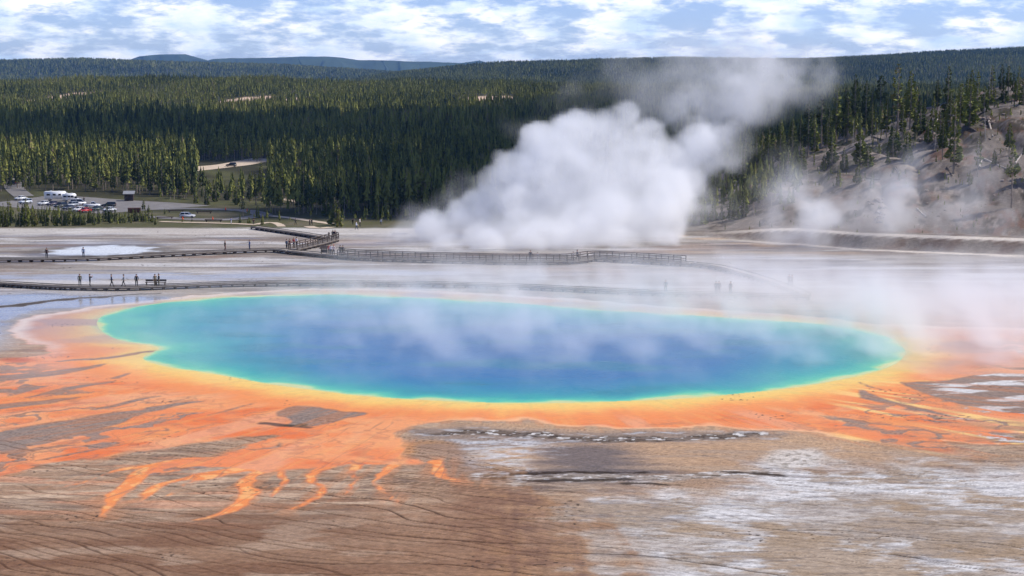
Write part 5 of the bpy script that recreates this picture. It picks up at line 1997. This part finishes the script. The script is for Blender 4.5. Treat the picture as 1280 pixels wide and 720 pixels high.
for (u, v, r, back_, wgt) in PUFFS:
    dy_ = YB + back_
    dx, dyy, dz = ray(u, v)
    t = dy_ / dyy
    cx, cz = dx * t, max(EYE + dz * t, 0.0)
    rad = r * dy_ / FPX * 1.42
    ry = rad * 1.25 + 2
    sl_ = tuple(slice(max(int((c - k - l) / s), 0), max(int((c + k - l) / s) + 2, 0)) for c, k, l, s in ((cx, rad, lo[0], stp[0]), (dy_, ry, lo[1], stp[1]), (cz, rad, lo[2], stp[2])))
    q_ = 1 - np.sqrt(((PX[sl_] - cx) / rad) ** 2 + ((PY[sl_] - dy_) / ry) ** 2 + ((PZ_[sl_] - cz) / rad) ** 2)
    q_ = np.clip(q_, 0, 1).astype(np.float32)
    q_ = ss(.0, .5, q_)
    if wgt >= .7:
        f[sl_] = np.maximum(f[sl_], q_ * wgt) + .25 * np.minimum(f[sl_], q_ * wgt)
    else:
        wf[sl_] += q_ * wgt
f = np.clip(f, 0, 1.15)
se = fbm3(PX * .11, PY * .09, PZ_ * .11, 5, 3, .62).astype(np.float32)
core = ss(.10, 1.05, f + se * .55 + sn2 * .12 - .06) ** 1.9
rho = core * (np.clip(.10 + .07 * sn + .04 * sn2, .04, .25) * (1 + .8 * (1 - ss(2, 12, PZ_)))) * ss(0, .1, f) + np.clip(wf, 0, 1.2) * ss(-.4, .8, se * 1.25 + sn2 * .4) * .11 + ss(0, .5, f) * ss(-.2, .9, se) * .022
rho *= ss(298, 301, PY)
sm1 = steam_material('plume_steam', 1.0, 0.0)
steam_object('steam_plume', 'tall billowing white steam plume rising behind the railed boardwalk', ax, rho, sm1)

# --- thin mist over the spring and the flats behind and beside it
lo, hi, stp = (-72.0, 158.0, 0.02), (110.0, 294.0, 9.0), (.8, .9, .5)
ax, (PX, PY, PZ_) = lattice(lo, hi, stp)
x2, y2 = PX[:, :, 0], PY[:, :, 0]
u2 = 640 + FPX * x2 / y2
v2 = 100 + 64000 / y2
# how thick the veil is over each place (column strength)
pts = [
    (150, 405, .02), (300, 400, .14), (420, 390, .26), (560, 390, .30), (700, 395, .36), (850, 400, .42), (980, 405, .46), (1100, 415, .72), (1250, 400, .66), (1400, 400, .4),
    (250, 440, .10), (400, 440, .2), (560, 440, .25), (700, 445, .27), (850, 445, .27), (1000, 445, .3), (1120, 440, .6), (1230, 440, .55), (1350, 450, .2),
    (300, 470, .02), (450, 475, .08), (640, 480, .12), (800, 480, .11), (950, 475, .07), (1080, 475, .05), (1200, 470, .1), (640, 520, 0), (300, 520, 0), (1000, 520, 0), (1250, 510, 0),
    (200, 360, .0), (330, 365, .12), (450, 358, .85), (560, 355, .7), (650, 355, .62), (750, 354, .6), (850, 352, .5), (950, 355, .5), (1050, 365, .5), (1150, 360, .5), (1270, 365, .5),
    (300, 330, 0), (430, 332, .02), (520, 332, .03), (640, 332, .03), (760, 336, .06), (860, 335, .22), (960, 335, .2), (1080, 335, .12), (1200, 335, .14), (1300, 330, .12),
    (430, 312, .0), (600, 312, .05), (800, 312, .05), (950, 312, .12), (1100, 312, .08), (1250, 312, .08), (60, 420, 0), (0, 360, 0)]
pa = np.array([(*G(a, b_), c_) for a, b_, c_ in pts])
num = np.zeros(x2.shape)
den = np.zeros(x2.shape)
for (a, b_, c_) in pa:
    w_ = 1 / (((x2 - a) / 1.0) ** 2 + ((y2 - b_) / 1.6) ** 2 + 9.0) ** 2
    num += w_ * c_
    den += w_
colm = num / den
n3 = fbm3((PX + PZ_ * .25) * .26, PY * .14, PZ_ * .12, 4, 41, .6)
n4 = fbm3(PX * .032 + PZ_ * .01, PY * .03, PZ_ * .05, 2, 43)
hgt = 1.6 + 3.0 * np.clip(colm, 0, 1) + 1.0 * np.clip(n4[:, :, 2], -1, 1)
hgt = hgt * (1 - .5 * ss(222, 250, y2))
rho = colm[:, :, None] * np.exp(-PZ_ / np.maximum(hgt, .5)[:, :, None]) * np.clip(.6 + 1.0 * n3 + .35 * n4, .22, 2.2)
rho *= (1 - ss(6, 8.8, PZ_)) * ss(-71, -60, PX) * (1 - ss(100, 109, PX)) * ss(159, 166, PY) * (1 - ss(286, 293, PY))
sm2 = steam_material('mist_steam', .27, 0.0)
steam_object('steam_mist', 'thin drifting steam lying over the blue spring and its far shore', ax, rho, sm2)

# --- wisps in front of the bare hill
lo, hi, stp = (46.0, 296.5, 0.1), (112.0, 334.0, 24.0), (.8, .9, .7)
ax, (PX, PY, PZ_) = lattice(lo, hi, stp)
WISPS = [(1090, 262, 70, .22), (1200, 270, 70, .2), (1000, 258, 60, .26), (1250, 222, 50, .12), (1140, 290, 60, .2), (955, 290, 30, .8), (985, 272, 26, .5), (1030, 280, 20, .9), (1022, 262, 18, .6), (1062, 258, 22, .5), (1000, 245, 30, .3), (930, 300, 30, .8), (1140, 228, 26, .5), (1165, 240, 28, .5), (1190, 250, 24, .4),
         (1150, 205, 20, .3), (1215, 232, 18, .35), (1275, 290, 26, .7), (1285, 312, 24, .8), (1120, 262, 24, .3), (1085, 225, 20, .2), (1010, 300, 28, .6), (1270, 262, 20, .4), (1230, 310, 24, .4), (1130, 308, 26, .3), (960, 255, 24, .3), (1060, 300, 24, .4)]
f = np.zeros(PX.shape)
for (u, v, r, wgt) in WISPS:
    dx, dyy, dz = ray(u, v)
    dy_ = 309.0
    t = dy_ / dyy
    cx, cz = dx * t, max(EYE + dz * t, .5)
    rad = r * dy_ / FPX * 1.5
    q_ = np.clip(1 - np.sqrt(((PX - cx) / rad) ** 2 + ((PY - dy_) / (rad * 1.6)) ** 2 + ((PZ_ - cz) / rad) ** 2), 0, 1)
    f = f + q_ * wgt
n3 = fbm3(PX * .17, PY * .12, PZ_ * .17, 4, 61, .55)
rho = f * np.clip(.35 + 1.2 * n3, 0, 2)
rho *= ss(46, 52, PX) * (1 - ss(104, 111, PX)) * ss(297, 301, PY) * (1 - ss(326, 333, PY)) * (1 - ss(18, 23.5, PZ_))
sm3 = steam_material('wisp_steam', .12, 0.0)
steam_object('steam_wisps', 'ragged grey steam wisps drifting across the foot of the bare hill', ax, rho, sm3)

# ------------------------------------------------------------------ air
bm = bmesh.new()
bmesh.ops.create_cube(bm, size=1.0)
bmesh.ops.scale(bm, vec=(17000, 14450, 305), verts=bm.verts)
bmesh.ops.translate(bm, vec=(0, 7150, 92.5), verts=bm.verts)
me = bpy.data.meshes.new('haze')
bm.to_mesh(me)
bm.free()
M_HAZE = bpy.data.materials.new('air_haze')
M_HAZE.use_nodes = True
N, L = M_HAZE.node_tree.nodes, M_HAZE.node_tree.links
N.remove(N['Principled BSDF'])
pv = N.new('ShaderNodeVolumePrincipled')
pv.inputs['Color'].default_value = (.2, .46, .95, 1)
pv.inputs['Density'].default_value = 4.0e-5
pv.inputs['Anisotropy'].default_value = .2
L.new(pv.outputs[0], N['Material Output'].inputs['Volume'])
me.materials.append(M_HAZE)
obj('haze', me, kind='stuff')['label'] = 'pale blue air softening the far ridges'

# ------------------------------------------------------------------ light, sky, camera
SUN_EL, SUN_AZ = math.radians(50), math.radians(82)      # azimuth from +Y (into the picture) towards +X (right)
sdir = Vector((math.cos(SUN_EL) * math.sin(SUN_AZ), math.cos(SUN_EL) * math.cos(SUN_AZ), math.sin(SUN_EL)))
sl = bpy.data.lights.new('sun', 'SUN')
sl.energy = 5.0
sl.angle = math.radians(.5)
sl.color = (1.0, .95, .88)
so = bpy.data.objects.new('sun', sl)
COL.objects.link(so)
so.rotation_euler = sdir.to_track_quat('Z', 'Y').to_euler()
so.location = sdir * 100


# ------------------------------------------------------------------ the cumulus overhead whose shade lies on the middle forest
def cloud_mesh(name, blobs, m):
    bm = bmesh.new()
    r = np.random.default_rng(3)
    for (x, y, z, a, b_, c_) in blobs:
        t = bmesh.ops.create_icosphere(bm, subdivisions=4, radius=1.0)
        co = np.array([v.co[:] for v in t['verts']])
        k = fbm(co[:, 0] * 2.2 + x * .01 + co[:, 2] * 1.3, co[:, 1] * 2.2 + y * .01 - co[:, 2], 4, int(abs(x)) % 97)
        for v, n_ in zip(t['verts'], k):
            p = v.co * (1 + .28 * float(n_))
            v.co = Vector((x + p.x * a, y + p.y * b_, z + (p.z * c_ if p.z > 0 else p.z * c_ * .3)))
    me = bpy.data.meshes.new(name)
    bm.to_mesh(me)
    bm.free()
    for p in me.polygons:
        p.use_smooth = True
    me.materials.append(m)
    return me


CH = 1100.0
OX, OY = sdir.x / sdir.z * CH, sdir.y / sdir.z * CH
M_CLOUD, N, L, P = nmat('cumulus_cloud')
N.remove(P)
vsn = N.new('ShaderNodeVolumePrincipled')
vsn.inputs['Color'].default_value = (.97, .97, .98, 1)
vsn.inputs['Density'].default_value = .05
L.new(vsn.outputs[0], N['Material Output'].inputs['Volume'])
shade_spots = [(50, 670, 100, 70), (60, 600, 110, 62), (15, 520, 66, 36), (70, 530, 80, 60), (110, 590, 120, 80), (-40, 835, 150, 80), (95, 690, 120, 90), (125, 750, 165, 120), (-300, 900, 200, 120),
               (-80, 880, 230, 140), (130, 880, 190, 130), (-340, 980, 230, 130), (-170, 1030, 250, 130), (40, 1060, 230, 140), (210, 1100, 190, 160), (60, 1230, 150, 130), (140, 1400, 170, 170), (260, 1050, 160, 150), (190, 1600, 150, 150),
               (-420, 1080, 160, 100), (330, 900, 150, 160), (150, 700, 130, 120)]
blobs = [(x + OX, y + OY, CH + rng.uniform(-20, 20), a, b_, rng.uniform(60, 110)) for x, y, a, b_ in shade_spots]
cl = obj('clouds', cloud_mesh('clouds', blobs, M_CLOUD), kind='stuff')
cl['label'] = 'fair weather cumulus cloud drifting high over the valley'
w = bpy.data.worlds.new('World')
scene.world = w
w.use_nodes = True
N, L = w.node_tree.nodes, w.node_tree.links
bg = N['Background']
sky = N.new('ShaderNodeTexSky')
sky.sky_type = 'NISHITA'
sky.sun_disc = False
sky.sun_elevation = SUN_EL
sky.sun_rotation = SUN_AZ
sky.altitude = 2200
sky.air_density = 1.0
sky.dust_density = .6
tc = N.new('ShaderNodeTexCoord')
sx = N.new('ShaderNodeSeparateXYZ')
L.new(tc.outputs['Generated'], sx.inputs[0])


def math_(op, a, b=None):
    n = N.new('ShaderNodeMath')
    n.operation = op
    for i, t in enumerate((a, b)):
        if t is None:
            continue
        if isinstance(t, (int, float)):
            n.inputs[i].default_value = t
        else:
            L.new(t, n.inputs[i])
    return n.outputs[0]


azm = math_('ARCTAN2', sx.outputs['X'], sx.outputs['Y'])
el = math_('ARCSINE', sx.outputs['Z'])
els = math_('MULTIPLY', math_('POWER', math_('MAXIMUM', math_('ADD', el, .004), .0005), .85), .62)
cb = N.new('ShaderNodeCombineXYZ')
L.new(math_('MULTIPLY', azm, 22.0), cb.inputs[0])
L.new(math_('MULTIPLY', els, 84.0), cb.inputs[1])
cn = N.new('ShaderNodeTexNoise')
cn.inputs['Scale'].default_value = 1.0
cn.inputs['Detail'].default_value = 7
cn.inputs['Roughness'].default_value = .62
cn.inputs['Distortion'].default_value = .0
L.new(cb.outputs[0], cn.inputs['Vector'])
cmk = N.new('ShaderNodeMapRange')
cmk.interpolation_type = 'SMOOTHSTEP'
cmk.inputs['From Min'].default_value = .41
cmk.inputs['From Max'].default_value = .575
L.new(cn.outputs['Fac'], cmk.inputs['Value'])
cb2 = N.new('ShaderNodeCombineXYZ')
L.new(math_('MULTIPLY', azm, 30.0), cb2.inputs[0])
L.new(math_('MULTIPLY', els, 90.0), cb2.inputs[1])
cn2 = N.new('ShaderNodeTexNoise')
cn2.inputs['Scale'].default_value = 1.0
cn2.inputs['Detail'].default_value = 5
L.new(cb2.outputs[0], cn2.inputs['Vector'])
ccol = N.new('ShaderNodeValToRGB')
ccol.color_ramp.elements[0].position = .35
ccol.color_ramp.elements[0].color = (9.0, 11.0, 13.6, 1)
ccol.color_ramp.elements[1].position = .62
ccol.color_ramp.elements[1].color = (15.5, 15.4, 15.2, 1)
L.new(cn2.outputs['Fac'], ccol.inputs['Fac'])
skyc = N.new('ShaderNodeMixRGB')
skyc.blend_type = 'MULTIPLY'
skyc.inputs['Fac'].default_value = 1.0
skyc.inputs['Color2'].default_value = (1.0, 1.1, 1.62, 1)
L.new(sky.outputs['Color'], skyc.inputs['Color1'])
mx = N.new('ShaderNodeMixRGB')
# the banks of cumulus stand low over the horizon, the sky overhead is mostly clear
low = N.new('ShaderNodeMapRange')
low.interpolation_type = 'SMOOTHSTEP'
low.inputs['From Min'].default_value = .06
low.inputs['From Max'].default_value = .16
low.inputs['To Min'].default_value = 1.0
low.inputs['To Max'].default_value = .06
L.new(el, low.inputs['Value'])
L.new(math_('MULTIPLY', cmk.outputs['Result'], low.outputs['Result']), mx.inputs['Fac'])
L.new(skyc.outputs['Color'], mx.inputs['Color1'])
L.new(ccol.outputs['Color'], mx.inputs['Color2'])
L.new(mx.outputs['Color'], bg.inputs['Color'])
bg.inputs['Strength'].default_value = .09

cam = bpy.data.cameras.new('camera')
cam.sensor_width = 36
cam.lens = 36 * FPX / 1280
cam.clip_start = 1
cam.clip_end = 60000
co = bpy.data.objects.new('camera', cam)
COL.objects.link(co)
co.location = (0, 0, EYE)
co.rotation_euler = (PI / 2 - PITCH, 0, 0)
scene.camera = co
vs = scene.view_settings
vs.view_transform = 'Standard'
vs.look = 'None'
vs.exposure = 0
vs.gamma = 1
vs.use_curve_mapping = False
cy = scene.cycles
cy.max_bounces = 14
cy.diffuse_bounces = 2
cy.glossy_bounces = 2
cy.transparent_max_bounces = 8
cy.volume_bounces = 12
cy.use_adaptive_sampling = True
cy.adaptive_threshold = .02
